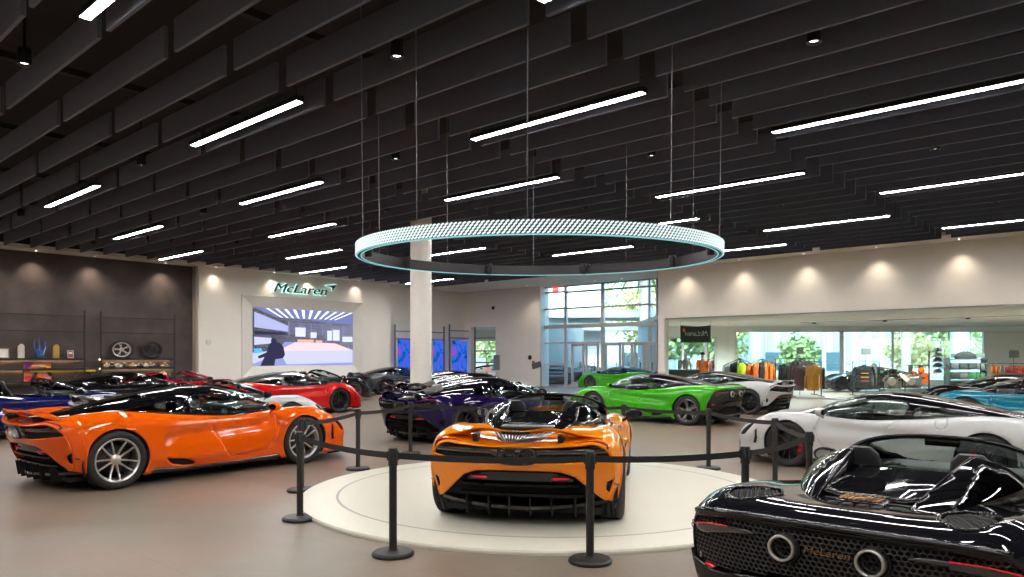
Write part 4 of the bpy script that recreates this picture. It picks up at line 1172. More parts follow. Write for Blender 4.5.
for i in range(len(ST)):
    a = ST[i][1]; c = ST[(i + 1) % len(ST)][1]
    d = (c - a); L = d.length; dn = d.normalized(); s = a + dn * .045; e = c - dn * .045
    b = bmesh.new(); N = 14; P = []
    lat = Vector((-dn.y, dn.x, 0))
    for t in np.linspace(0, 1, N + 1):
        p = s.lerp(e, t); sag = .035 * 4 * t * (1 - t) * min(1, L / 2.5)
        for_ = [p - a + Vector((0, 0, SH - .035 - sag)), p - a + Vector((0, 0, SH - .085 - sag))]
        P.append([for_[0] + lat * .001, for_[0] - lat * .001, for_[1] - lat * .001, for_[1] + lat * .001, for_[0] + lat * .001])
    grid(b, np.array([[tuple(q) for q in r] for r in P])); mesh_obj('belt', b, BELT, SO[i])
# ---------------------------------------------------------------- feature wall: screen and sign
def local_wall_M(v, u, z): return Matrix.Translation(W(v, u, z)) @ Matrix.Rotation(RZ, 4, 'Z') @ Matrix.Rotation(PI / 2, 4, 'X')
scr = empty('video_wall', W((S0 + S1) / 2, 31.28, zs0)); scr.rotation_euler = (0, 0, RZ); tag(scr, 'large video screen showing a factory hall, set into the white feature wall', 'screen')
SWd = S1 - S0; SHt = zs1 - zs0
def scr_part(name, pts, m, depth=0.0, parent=scr):
    """polygon in screen units (0..1) a little in front of the panel"""
    b = bmesh.new(); vs = [((x - .5) * SWd, -depth, y * SHt) for x, y in pts]
    f = [b.verts.new(p) for p in vs]; g_ = [b.verts.new((p[0], p[1] + .004, p[2])) for p in vs]; n = len(vs)
    b.faces.new(f); b.faces.new(g_[::-1])
    for i in range(n): b.faces.new((f[i], g_[i], g_[(i + 1) % n], f[(i + 1) % n]))
    return mesh_obj(name, b, m, parent)
def picture_mat():
    m = bpy.data.materials.new('screen_picture'); m.use_nodes = True; nt = m.node_tree; nt.nodes.clear()
    out = nt.nodes.new('ShaderNodeOutputMaterial'); e = nt.nodes.new('ShaderNodeEmission'); e.inputs[1].default_value = SCR_E
    tc = nt.nodes.new('ShaderNodeTexCoord'); n1 = nt.nodes.new('ShaderNodeTexBrick'); n1.inputs['Scale'].default_value = 1.6; n1.inputs['Color1'].default_value = (.42, .44, .80, 1); n1.inputs['Color2'].default_value = (.66, .68, .98, 1); n1.inputs['Mortar'].default_value = (.75, .78, 1, 1); n1.inputs['Mortar Size'].default_value = .05
    mp = nt.nodes.new('ShaderNodeMapping'); mp.inputs['Rotation'].default_value = (PI / 2, 0, 0); nt.links.new(tc.outputs['Object'], mp.inputs[0]); nt.links.new(mp.outputs[0], n1.inputs[0])
    nz = nt.nodes.new('ShaderNodeTexNoise'); nz.inputs['Scale'].default_value = 4; nz.inputs['Detail'].default_value = 5; nt.links.new(tc.outputs['Object'], nz.inputs[0])
    mx = nt.nodes.new('ShaderNodeMix'); mx.data_type = 'RGBA'; mx.blend_type = 'OVERLAY'; mx.inputs['Factor'].default_value = .5
    nt.links.new(n1.outputs[0], mx.inputs['A']); nt.links.new(nz.outputs['Fac'], mx.inputs['B']); nt.links.new(mx.outputs['Result'], e.inputs[0]); nt.links.new(e.outputs[0], out.inputs[0])
    return m
SE = SCR_E
scr_part('picture_hall', [(0, 0), (1, 0), (1, 1), (0, 1)], picture_mat())
scr_part('picture_ceiling', [(0, 1), (1, 1), (1, .76), (.52, .82), (.22, .84), (.1, .93)], emis('scr_ceil', (.16, .19, .42), SE), .006)
for k in range(11):
    x = .12 + k * .085; xt = .5 + (x - .5) * 1.0
    scr_part('picture_ceiling_light', [(xt, .99), (xt + .03, .99), (.5 + (xt + .03 - .5) * .62, .84), (.5 + (xt - .5) * .62, .84)], emis('scr_white', (.85, .88, 1), SE * 1.2), .010)
scr_part('picture_floor', [(0, 0), (1, 0), (1, .30), (.72, .42), (.3, .42), (.2, .2), (0, .25)], emis('scr_floor', (.28, .30, .62), SE), .006)
scr_part('picture_table_top', [(.24, .26), (.99, .29), (.80, .41), (.40, .42), (.30, .33)], emis('scr_pink', (.95, .62, .66), SE), .012)
scr_part('picture_table_side', [(.24, .26), (.99, .29), (.99, .06), (.32, .03)], emis('scr_pale', (.55, .57, .85), SE), .010)
scr_part('picture_crates', [(.42, .42), (.58, .42), (.58, .47), (.42, .47)], emis('scr_orange', (.85, .42, .35), SE), .012)
scr_part('picture_crates', [(.60, .42), (.67, .42), (.67, .46), (.60, .46)], emis('scr_orange', (.85, .42, .35), SE), .012)
scr_part('picture_roller', [(.02, .60), (.30, .58), (.33, .55), (.02, .54)], emis('scr_dark', (.03, .03, .07), SE), .012)
scr_part('picture_machine', [(.02, .92), (.14, .84), (.33, .70), (.33, .60), (.02, .66)], emis('scr_mid', (.42, .44, .72), SE), .008)
scr_part('picture_machine', [(.02, .50), (.20, .48), (.22, .40), (.02, .36)], emis('scr_pale', (.55, .57, .85), SE), .008)
scr_part('picture_console', [(0, .22), (.14, .26), (.16, .16), (.02, .05), (0, .05)], emis('scr_pale', (.55, .57, .85), SE), .012)
for k_ in range(7): scr_part('picture_ceiling_truss', [(.22 + k_ * .11, .80 - .012 * k_), (.225 + k_ * .11, .80 - .012 * k_), (.235 + k_ * .11, .55), (.23 + k_ * .11, .55)], emis('scr_steel', (.30, .34, .62), SE), .007)
for k_ in range(5): scr_part('picture_pipe_rack', [(.33, .76 - k_ * .045), (.99, .70 - k_ * .035), (.99, .695 - k_ * .035), (.33, .755 - k_ * .045)], MATS['scr_steel'], .007)
scr_part('picture_console', [(.01, .30), (.08, .31), (.10, .24), (.03, .22)], emis('scr_cyan', (.1, .45, .8), SE), .016)
scr_part('picture_worker', [(.07, 0), (.20, 0), (.21, .12), (.28, .14), (.30, .20), (.285, .34), (.25, .40), (.22, .415), (.222, .45), (.205, .48), (.18, .48), (.168, .45), (.172, .41), (.15, .37), (.13, .24), (.05, .17), (.06, .13), (.11, .16)], emis('scr_dark', (.03, .03, .07), SE), .020)
for x, y, w, h in ((.40, .52, .10, .16), (.55, .50, .06, .10), (.72, .46, .05, .18), (.78, .46, .07, .2), (.88, .44, .11, .10)):
    scr_part('picture_hall_unit', [(x, y), (x + w, y), (x + w, y + h), (x, y + h)], emis('scr_unit', (.68, .72, .98), SE), .008)
b = bmesh.new(); box(b, (0, .01, SHt / 2), (SWd + .04, .02, SHt + .04)); mesh_obj('panel', b, BLACKM, scr)
# wall sign
v_c = onu(306, 288.5, 30.95)[0]; z_c = onu(306, 288.5, 30.95)[1]
sg = empty('wall_sign', W(v_c, 30.9, z_c)); sg.rotation_euler = (0, 0, RZ); tag(sg, 'backlit dark McLaren sign with swoosh above the video screen', 'sign')
vw = onu(337, 288, 30.95)[0] - onu(275, 288, 30.95)[0]
SM = Matrix.Rotation(PI / 2, 4, 'X')
def fit(bm, w, h, cx=0, cz=0, shear=0):
    xs = [v.co.x for v in bm.verts]; ys = [v.co.y for v in bm.verts]
    mx, my = (max(xs) + min(xs)) / 2, (max(ys) + min(ys)) / 2
    for v in bm.verts:
        x = (v.co.x - mx) / (max(xs) - min(xs)) * w; y = (v.co.y - my) / (max(ys) - min(ys)) * h
        v.co = (x + shear * y + cx, y + cz, v.co.z)
tb = text_bm('McLaren', 1, .03); bmesh.ops.remove_doubles(tb, verts=tb.verts, dist=1e-5); fit(tb, vw * .82, .40, -vw * .07, -.06, .45); bmesh.ops.transform(tb, matrix=SM, verts=tb.verts); mesh_obj('lettering', tb, mat('sign_teal', (.01, .035, .035), .3), sg)
sw = [(-.26, .225), (0, .245), (.36, .30), (.24, .15), (.13, .02), (.09, .0), (.13, .11), (.04, .165), (-.14, .185)]
b = bmesh.new(); poly_prism(b, [(vw * .5 - .36 + x, .0 + y) for x, y in sw], .06, SM @ Matrix.Translation((0, 0, -.03))); mesh_obj('swoosh', b, MATS['sign_teal'], sg)
# backlight strips behind the letters
tb = text_bm('McLaren', 1, .012); bmesh.ops.remove_doubles(tb, verts=tb.verts, dist=1e-5); fit(tb, vw * .845, .46, -vw * .07, -.06, .45); bmesh.ops.transform(tb, matrix=Matrix.Translation((0, .06, 0)) @ SM, verts=tb.verts); mesh_obj('backlight', tb, emis('sign_glow', (.50, 1.0, .90), 1.5), sg)
b = bmesh.new(); poly_prism(b, [(vw * .5 - .36 + x * 1.12 - .01, -.02 + y * 1.15) for x, y in sw], .02, Matrix.Translation((0, .06, 0)) @ SM); mesh_obj('backlight', b, MATS['sign_glow'], sg)
# thermostat-like round knob on the wall
p = onu(208.5, 341.8, 30.98)
b = bmesh.new(); lathe(b, [(.001, .06), (.10, .06), (.12, .04), (.12, 0)], 24, local_wall_M(p[0], 30.99, p[1])); o = mesh_obj('wall_sensor', b, mat('plastic_white', (.75, .74, .7), .4), None, True, 40); tag(o, 'small round white wall fitting left of the video screen', 'wall fitting')
# ---------------------------------------------------------------- shelving on the dark wall
US_ = 31.05
def sh_z(y): return onu(100, y, US_)[1]
def shelf_unit(x0, x1, lab, nshelf=True):
    v0, v1 = onu(x0, 350, US_)[0], onu(x1, 350, US_)[0]; r = empty('display_shelf', W((v0 + v1) / 2, US_, 0)); r.rotation_euler = (0, 0, RZ); L = v1 - v0; h = L / 2
    tag(r, lab, 'shelf unit', 'black steel shelf units on the dark wall')
    top = 3.38
    for s in (-1, 1):
        b = bmesh.new(); box(b, (s * h, 0, top / 2), (.05, .05, top)); mesh_obj('upright', b, STEELB, r)
    for z in (3.15, 2.55):
        b = bmesh.new(); box(b, (0, 0, z), (L + .1, .04, .035)); mesh_obj('rail', b, STEELB, r)
    for z in (1.53, 1.17, .62):
        b = bmesh.new(); box(b, (0, .14, z), (L, .38, .03)); box(b, (0, -.04, z - .03), (L, .03, .07)); so = mesh_obj('shelf_board', b, STEELB, r)
        if z > 1.0:
            b = bmesh.new(); box(b, (0, .30, z - .025), (L - .1, .02, .02)); mesh_obj('light_strip', b, emis('shelf_glow', (1, .68, .40), 30.0), so)
    return r, v0, v1
shelf_unit(-60, 84.5, 'left black steel shelf unit with trophies on the dark wall'); shelf_unit(101, 174.5, 'right black steel shelf unit with display wheels on the dark wall')
def on_shelf(x, z): return W(onu(x, 350, US_)[0], US_ + .1, z)
for x, lab, rs in ((122.5, 'silver-spoked display wheel, left of the two on the shelf', 'five'), (153, 'all-black display wheel, right of the two on the shelf', 'ten')):
    r = empty('wheel_exhibit', on_shelf(x, 1.555)); r.rotation_euler = (-.08, 0, math.radians(212)); tag(r, lab, 'wheel', 'wheels displayed on the shelf')
    M = Matrix.Translation((0, 0, RW)) @ Matrix.Diagonal((1.25 if x < 130 else 1.1, 1, 1.12 if x < 130 else 1.02, 1))
    b = tyre_bm(.2); bmesh.ops.transform(b, matrix=M, verts=b.verts); mesh_obj('tyre', b, RUBBER, r, True, 40)
    b = rim_bm(rs, w=.19); bmesh.ops.transform(b, matrix=M, verts=b.verts); mesh_obj('rim', b, SILVER if rs == 'five' else DKRIM, r, True, 35)
def gold_plaque(x, c, lab, h=.52):
    b = bmesh.new(); poly_prism(b, [(-.10, 0), (.10, 0), (.10, h - .10), (.06, h - .02), (0, h), (-.06, h - .05), (-.10, h - .10)], .10, SM); bevel_all(b, .01, 1)
    o = mesh_obj('trophy', b, c); o.location = on_shelf(x, 1.555); o.rotation_euler = (0, 0, RZ); tag(o, lab, 'trophy', 'trophies on the left shelf')
gold_plaque(21.5, mat('trophy_white', (.65, .60, .52), .3), 'tall pale stone trophy block left of the blue glass sculpture')
gold_plaque(56.5, mat('trophy_gold', (.55, .36, .08), .3, .6), 'tall gold trophy block right of the blue glass sculpture')
r = empty('glass_sculpture', on_shelf(41, 1.555)); r.rotation_euler = (0, 0, RZ); tag(r, 'blue glass flame sculpture on a dark foot between two trophies', 'sculpture')
b = bmesh.new(); lathe(b, [(.001, 0), (.22, 0), (.22, .04), (.001, .05)], 24); mesh_obj('foot', b, BLACKM, r)
b = bmesh.new(); random.seed(4)
for a, t, h in ((.2, .40, .56), (1.4, .15, .72), (2.6, .42, .60), (3.7, .25, .3), (5.0, .2, .34)):
    prev = Vector((.05 * math.cos(a), .05 * math.sin(a) * .4, .05)); rad = .085
    for k in range(1, 7):
        f = k / 6; q = Vector((math.cos(a) * t * .5 * math.sin(f * 2.2), math.sin(a) * .08, .05 + h * f)); rod(b, prev, q, rad, 8, rad * .8); rad *= .78; prev = q
mesh_obj('glass_flames', b, mat('blue_glass', (.03, .09, .32), .08, coat=1.0), r, True, 60)
def frame_pic(x, z, w, h, lab, name, frame, pic, extra=None):
    r = empty(name, on_shelf(x, z)); r.rotation_euler = (-.08, 0, RZ); tag(r, lab, 'picture')
    b = bmesh.new(); t = .03
    for c, s in (((0, 0, t / 2), (w, .03, t)), ((0, 0, h - t / 2), (w, .03, t)), ((-w / 2 + t / 2, 0, h / 2), (t, .03, h)), ((w / 2 - t / 2, 0, h / 2), (t, .03, h))): box(b, c, s)
    mesh_obj('frame', b, frame, r)
    b = bmesh.new(); box(b, (0, .005, h / 2), (w - t, .012, h - t)); p = mesh_obj('print', b, pic, r)
    if extra:
        for j, (pts, m) in enumerate(extra):
            b = bmesh.new(); poly_prism(b, [(px_ * w / 2, py_ * h) for px_, py_ in pts], .003, Matrix.Translation((0, -.003 - .0015 * j, 0)) @ SM); mesh_obj('print_shape', b, m, p)
    return r
frame_pic(3.5, 1.555, .40, .36, 'small white framed card at the left end of the trophy shelf', 'framed_card', mat('frame_tan', (.4, .22, .14), .5), mat('card_white', (.75, .75, .72), .5))
frame_pic(71.5, 1.555, .22, .30, 'little pink and red clear display block right of the gold trophy', 'display_block', mat('clear_block', (.5, .45, .43), .2), mat('block_red', (.45, .08, .10), .4), [([(-.5, .55), (.5, .55), (.5, .75), (-.5, .75)], mat('card_white'))])
C_ = lambda n, c: mat(n, c, .5)
frame_pic(38.8, .66, .95, .76, 'colourful abstract poster in a dark frame under the trophy shelf', 'framed_poster', BLACKM, C_('poster_orange', (.80, .16, .02)),
          [([(-.9, .95), (-.2, .95), (-.9, .55)], C_('poster_purple', (.22, .02, .30))), ([(.1, .9), (.9, .8), (.9, .5), (.2, .6)], C_('poster_yellow', (.85, .45, .02))), ([(-.3, .62), (.6, .7), (.3, .45), (-.5, .42)], C_('poster_teal', (.04, .42, .38))), ([(-.9, .3), (-.1, .35), (.3, .1), (-.8, .06)], C_('poster_red', (.70, .03, .05))), ([(-.4, .78), (.5, .80), (.5, .85), (-.4, .83)], mat('card_white')), ([(.35, .40), (.85, .45), (.8, .1), (.5, .12)], C_('poster_pink', (.8, .25, .3)))])
random.seed(9)
for i, x in enumerate((107.5, 113, 119, 126, 134, 141, 147, 152, 166)):
    b = bmesh.new(); bmesh.ops.create_uvsphere(b, u_segments=12, v_segments=8, radius=1)
    for v_ in b.verts:
        c = v_.co; v_.co = (c.x * (.20 if i % 3 else .14), c.y * .09, max(c.z, -.4) * .085 * (1 + .7 * max(0, 1 - abs(c.x) * 1.8)))
    bmesh.ops.translate(b, vec=(0, 0, .034), verts=b.verts)
    o = mesh_obj('scale_model_car', b, mat('model_%d' % (i % 4), [(.30, .20, .12), (.02, .02, .02), (.45, .40, .34), (.06, .05, .05)][i % 4], .2, coat=1), None, True); o.location = on_shelf(x, 1.197); o.rotation_euler = (0, 0, RZ + .1)
    tag(o, 'tiny model car on the lit shelf below the display wheels', 'model car', 'model cars below the display wheels')
b = bmesh.new(); bmesh.ops.create_uvsphere(b, u_segments=16, v_segments=10, radius=1)
for v_ in b.verts: c = v_.co; v_.co = (c.x * .30, c.y * .13, max(c.z, -.5) * .11 * (1 + .5 * max(0, 1 - abs(c.x) * 1.6)))
bmesh.ops.translate(b, vec=(0, 0, .06), verts=b.verts)
o = mesh_obj('scale_model_car', b, mat('model_lime', (.50, .62, .02), .2, coat=1), None, True); o.location = on_shelf(164.5, .80); o.rotation_euler = (0, 0, RZ); tag(o, 'lime yellow model car on a low plinth at the right shelf end', 'model car')
b = bmesh.new(); box(b, (0, 0, .0725), (.7, .3, .145)); bevel_all(b, .01); o = mesh_obj('display_plinth', b, STEELB); o.location = on_shelf(164.5, .65); o.rotation_euler = (0, 0, RZ); tag(o, 'small dark plinth carrying the lime yellow model car', 'plinth')
# long yellow object standing on the low shelf at x 45..105
r = empty('spare_wing', on_shelf(64, .65)); r.rotation_euler = (0, 0, RZ); tag(r, 'yellow and black aerofoil displayed on the low shelf right of the poster', 'display wing')
b = bmesh.new(); box(b, (0, 0, .42), (2.2, .2, .07)); bevel_all(b, .02); mesh_obj('blade', b, mat('wing_yellow', (.55, .36, .02), .3, coat=1), r)
for s in (-.8, .55):
    b = bmesh.new(); P = [Vector((s - .25, 0, 0)), Vector((s - .1, 0, .35)), Vector((s, 0, .5)), Vector((s + .25, 0, .5)), Vector((s + .4, 0, .25))]
    for a_, b_ in zip(P[:-1], P[1:]): rod(b, a_, b_, .06, 8)
    mesh_obj('pylon', b, BLACKM, r, True)
# ---------------------------------------------------------------- lit posters and rails in the recess
US3 = 31.6
def poster_mat():
    m = bpy.data.materials.new('lit_poster'); m.use_nodes = True; nt = m.node_tree; nt.nodes.clear()
    out = nt.nodes.new('ShaderNodeOutputMaterial'); e = nt.nodes.new('ShaderNodeEmission'); e.inputs[1].default_value = .9
    tc = nt.nodes.new('ShaderNodeTexCoord'); n = nt.nodes.new('ShaderNodeTexNoise'); n.inputs['Scale'].default_value = .9; n.inputs['Detail'].default_value = 1; n.inputs['Distortion'].default_value = 2.0
    nt.links.new(tc.outputs['Object'], n.inputs[0]); c = nt.nodes.new('ShaderNodeValToRGB'); el = c.color_ramp.elements
    el[0].position = .30; el[0].color = (.01, .03, .22, 1); el[1].position = .75; el[1].color = (.55, .08, .25, 1)
    for p_, cc in ((.42, (.01, .16, .75, 1)), (.54, (.10, .10, .70, 1)), (.63, (.28, .08, .60, 1))):
        q = el.new(p_); q.color = cc
    nt.links.new(n.outputs['Fac'], c.inputs[0]); nt.links.new(c.outputs[0], e.inputs[0]); nt.links.new(e.outputs[0], out.inputs[0]); return m
PM = poster_mat()
for x0, x1, y0, lab in ((396.5, 413, 337.5, 'blue lit portrait poster left of the round column'), (432, 445.2, 339, 'blue lit portrait poster just right of the round column'), (451, 469, 340, 'blue lit portrait poster beside the corridor opening')):
    v0, v1 = onu(x0, 350, US3)[0], onu(x1, 350, US3)[0]; zt_ = onu(x0, y0, US3)[1]; r = empty('lit_poster', W((v0 + v1) / 2, US3, .2)); r.rotation_euler = (0, 0, RZ); tag(r, lab, 'poster', 'lit posters in the recess')
    L = v1 - v0; b = bmesh.new()
    for c, s in (((0, 0, zt_ - .2), (L, .08, .06)), ((0, 0, .03), (L, .08, .06)), ((-L / 2, 0, zt_ / 2 - .1), (.08, .08, zt_ - .2)), ((L / 2, 0, zt_ / 2 - .1), (.08, .08, zt_ - .2))): box(b, c, s)
    mesh_obj('frame', b, mat('frame_white', (.8, .8, .8), .4), r)
    b = bmesh.new(); box(b, (0, .01, zt_ / 2 - .1), (L - .06, .03, zt_ - .26)); mesh_obj('artwork', b, PM, r)
for x0, x1, lab in ((395, 444, 'tall grey rail frame over the lit posters by the column'), (449.5, 475, 'tall grey rail frame beside the corridor opening')):
    v0, v1 = onu(x0, 350, US3 - .15)[0], onu(x1, 350, US3 - .15)[0]
    r = empty('rail_frame', W((v0 + v1) / 2, US3 - .15, 0)); r.rotation_euler = (0, 0, RZ); tag(r, lab, 'rail frame', 'grey rail frames in the recess'); L = v1 - v0; zt_ = onu(x0, 324.5, US3)[1]
    for s in (-1, 1):
        b = bmesh.new(); box(b, (s * L / 2, 0, zt_ / 2), (.07, .06, zt_)); mesh_obj('upright', b, mat('rail_grey', (.16, .17, .18), .5), r)
    for z in (zt_ - .36, zt_ - .78):
        b = bmesh.new(); box(b, (0, 0, z), (L, .04, .05)); mesh_obj('rail', b, MATS['rail_grey'], r)
# ---------------------------------------------------------------- small wall fittings at the back
def wall_box(name, x0, x1, y0, y1, v, m, lab, cat, th=.06):
    ua, za = onv(x0, y0, v); ub_, zb2 = onv(x1, y1, v); o = robj(name, [(v - th, v, ub_, ua, zb2, za)], m, None, .01); tag(o, lab, cat); return o
wall_box('wall_panel', 494.5, 500, 355, 370, V_B, mat('panel_grey', (.25, .29, .28), .4), 'narrow grey wall panel right of the corridor opening', 'wall panel', .1)
ul, zl_ = onv(530, 357.5, V_B); b = bmesh.new(); lathe(b, [(.001, .07), (.10, .07), (.13, .03), (.13, 0)], 20, Matrix.Translation(W(V_B, ul, zl_)) @ Matrix.Rotation(RZ, 4, 'Z') @ Matrix.Rotation(-PI / 2, 4, 'Y')); o = mesh_obj('alarm_sounder', b, BLACKM, None, True, 40); tag(o, 'round dark wall sounder above the little red box', 'alarm')
wall_box('fire_call_point', 532.7, 534.6, 360.8, 363.6, V_B, mat('red_plastic', (.55, .02, .03), .4), 'tiny red fire call point on the back wall', 'call point')
wall_box('camera_bracket', 493, 494.5, 306.5, 309.5, V_B, BLACKM, 'small dark security fitting high on the back wall', 'wall fitting', .12)
# exit sign
ue, ze = onv(555.5, 289.5, V_W - .3); r = empty('exit_sign', W(V_W - .3, ue, ze)); r.rotation_euler = (0, 0, RZ - PI / 2); tag(r, 'red EXIT sign hanging high before the entrance glazing', 'sign')
b = bmesh.new(); box(b, (0, 0, 0), (.42, .05, .30)); bevel_all(b, .01, 1); mesh_obj('housing', b, mat('exit_red', (.8, .05, .06), .4, emit=(1, .08, .10), estr=1.0), r)
tb = text_bm('EXIT', .18, .002); bmesh.ops.transform(tb, matrix=Matrix.Translation((0, -.03, 0)) @ SM, verts=tb.verts); mesh_obj('lettering', tb, mat('exit_white', (.9, .8, .8), .4, emit=(1, .9, .9), estr=.8), r)
# info stand by the glazing
p = pd(541, 389, 38.3); p.z = 0
r = empty('info_stand', p); r.rotation_euler = (0, 0, RZ - PI / 2); tag(r, 'slim stand with a tilted dark panel beside the entrance glazing', 'info stand')
b = bmesh.new(); lathe(b, [(.001, 0), (.16, 0), (.16, .02), (.02, .03), (.02, 1.15), (.001, 1.15)], 20); mesh_obj('pole', b, STEELB, r, True, 40)
b = bmesh.new(); box(b, (0, 0, 1.22), (.62, .03, .30), Matrix.Translation((0, 0, 0)) @ Matrix.Rotation(-.25, 4, 'Y')); mesh_obj('panel', b, mat('panel_dark', (.06, .07, .08), .3), r)
p = pd(487, 389, 27); p.z = 0
r = empty('info_stand', p); tag(r, 'info stand with a pale pink card near the corridor opening', 'info stand')
b = bmesh.new(); lathe(b, [(.001, 0), (.16, 0), (.16, .02), (.02, .03), (.02, 1.05), (.001, 1.05)], 20); mesh_obj('pole', b, STEELB, r, True, 40)
b = bmesh.new(); box(b, (0, 0, 1.13), (.32, .02, .18)); mesh_obj('card', b, mat('card_pink', (.75, .45, .42), .5), r)

# ---------------------------------------------------------------- the cars
def heading(hx, hy): return math.atan2(hy, hx)
HA = math.atan2(AV[1], AV[0]); HB = math.atan2(BV[1], BV[0])
proto_coupe = make_car('sports_car', 'coupe', '720', 'ten')
proto_spider = make_car('sports_car', 'spider', '720', 'ten')
proto_art = make_car('sports_car', 'spider', 'artura', 'five')
proto_artc = make_car('sports_car', 'coupe', 'artura', 'five')
used = set()
def put(proto, X, Y, rz, lab, roles, cat='car', z=0.0):
    if proto.name in used: o = copy_tree(proto)
    else: o = proto; used.add(proto.name)
    o.location = (X, Y, z); o.rotation_euler = (0, 0, rz)
    tag(o, lab, cat, 'sports cars in the showroom'); dress(o, roles); return o
P_OR = paint('papaya', (.80, .105, .002)); P_AM = paint('amber', (.92, .255, .005)); P_GR = paint('green', (.05, .39, .006)); P_WH = paint('white', (.50, .51, .50))
P_BK = paint('black', (.006, .006, .008)); P_PU = paint('purple', (.012, .005, .055)); P_BL = paint('blue', (.003, .004, .085)); P_RD = paint('red', (.62, .008, .006), .2); P_SV = paint('silver', (.50, .50, .49), .3)
P_GY = paint('grey', (.05, .06, .07), .5); P_TE = paint('teal', (.003, .16, .23)); P_DR = paint('dark_red', (.30, .006, .016), .2); P_GM = paint('gunmetal', (.07, .06, .065), .6)
RED_C = mat('caliper_red', (.6, .01, .02), .3); ORC = mat('caliper_orange', (.7, .15, .01), .3)
CARS = [
 ('s', .42, 8.42, heading(.19, .98), 'amber orange open-top sports car with rear wing on the round platform', dict(paint=P_AM, rim=DKRIM), .045),
 ('c', -4.59, 10.39, heading(.615, .789), 'orange coupe with black roof and silver wheels at the left', dict(paint=P_OR, mirror=P_OR, exh=SILVER), 0),
 ('a', 2.71, 4.81, heading(.669, .743), 'glossy black open-top car with round exhausts at the lower right corner', dict(paint=P_BK, rim=DKRIM), 0),
 ('c', 5.41, 10.29, math.radians(134), 'white coupe with black roof behind the black open car', dict(paint=P_WH, rim=DKRIM, caliper=RED_C, mirror=P_WH), 0),
 ('b', 3.66, 18.62, HA, 'green car with black roof and black tail in front of the white one', dict(paint=P_GR, mirror=P_GR, rim=mat('rim_two_tone', (.25, .25, .25), .3, .8)), 0),
 ('c', 5.4, 35.8, HA, 'green coupe with black roof parked by the entrance doors', dict(paint=P_GR, rim=mat('rim_two_tone')), 0),
 ('c', 6.15, 21.96, HA, 'white car with black roof behind the nearer green car', dict(paint=P_WH, rim=DKRIM), 0),
 ('c', -.64, 14.97, HB, 'dark purple car with rear wing behind the platform', dict(paint=P_PU, rim=DKRIM, caliper=ORC), 0),
 ('c', -1.09, 19.62, HB, 'black coupe right of the column, behind the purple car', dict(paint=P_BK, rim=DKRIM), 0),
 ('c', -1.96, 22.94, HB, 'gunmetal car seen from its tail left of the column', dict(paint=P_GM, rim=DKRIM), 0),
 ('c', -5.3, 33.0, HB, 'dark grey coupe farthest back below the lit posters', dict(paint=P_GY, rim=DKRIM), 0),
 ('s', -7.26, 26.4, HB, 'black open-top car with tan seats under the video screen', dict(paint=P_BK, rim=mat('rim_two_tone'), seat=TAN), 0),
 ('c', -6.46, 20.65, HB, 'bright red coupe with grey roof and black wheels', dict(paint=P_RD, rim=DKRIM, roof=mat('roof_grey', (.10, .105, .10), .2, .3, coat=1)), 0),
 ('s', -5.8, 13.8, HB, 'silver open-top car between the orange and the red coupe', dict(paint=P_SV, rim=SILVER), 0),
 ('s', -11.4, 24.9, HB, 'dark red open-top car left of the red coupe', dict(paint=P_DR, rim=DKRIM, roof=P_DR), 0),
 ('c', -11.1, 21.0, HB, 'black coupe in front of the wall shelves', dict(paint=P_BK, rim=DKRIM), 0),
 ('s', -10.0, 15.0, HB, 'deep blue open-top car at the left edge', dict(paint=P_BL, rim=DKRIM), 0),
 ('s', 11.5, 15.9, HA, 'teal open-top car with black top at the right edge', dict(paint=P_TE, rim=DKRIM), 0),
 ('c', 13.3, 19.5, HA, 'black coupe behind the teal car at the right edge', dict(paint=P_BK, rim=DKRIM), 0),
]
PR = dict(s=proto_spider, c=proto_coupe, a=proto_art, b=proto_artc)
for i_, (k, X, Y, rz, lab, roles, z) in enumerate(CARS):
    o = put(PR[k], X, Y, rz, lab, roles, z=z); s_ = {0: .955, 2: .90, 3: .93}.get(i_, 1.0); o.scale = (s_, s_, s_)


# ---------------------------------------------------------------- the shop behind the glass
def FL(x, d): return Vector(((x - 512) / F_PX * d, d, 0))
GARM = {}
def garment_bm(seed=0, w=.52, h=.68, sleeve=True):
    """a hanging hoodie / jacket seen from the front: lofted body with two sleeves and a neckline"""
    rnd = random.Random(seed); b = bmesh.new(); rows = []
    N = 16
    for i, (z, hw, t) in enumerate(((0, .42, .30), (-.03, .52, .55), (-.10, .82, .85), (-.16, .96, 1.0), (-.30, .86, 1.1), (-.5, .84, 1.15), (-.8, .88, 1.2), (-.97, .90, 1.25), (-1.0, .86, 1.15))):
        ring = []
        for a in np.linspace(0, 2 * PI, N, endpoint=False):
            x = math.cos(a) * hw * w * .5; y = math.sin(a) * t * .055 * (1 + .18 * math.sin(a * 5 + seed + i))
            ring.append((x, y, z * h + (-.05 * abs(math.cos(a)) * h if i == 0 else 0)))
        rows.append(ring)
    V = grid(b, np.array(rows))
    for i in range(len(V) - 1): b.faces.new((V[i][-1], V[i + 1][-1], V[i + 1][0], V[i][0]))
    b.faces.new(V[0]); b.faces.new(V[-1][::-1])
    if sleeve:
        for s in (-1, 1):
            prev = Vector((s * w * .40, 0, -.07 * h)); r = .062
            for k, (x, z) in enumerate(((.50, -.22), (.555, -.5), (.56, -.78), (.55, -.92))):
                q = Vector((s * w * x, .012 * (-1)**k, z * h)); rod(b, prev, q, r, 10, r * .88); r *= .9; prev = q
    # collar
    lathe(b, [(.05, 0), (.075, .01), (.085, -.03)], 14, Matrix.Diagonal((1.2, .8, 1, 1)))
    bmesh.ops.recalc_face_normals(b, faces=b.faces); return b
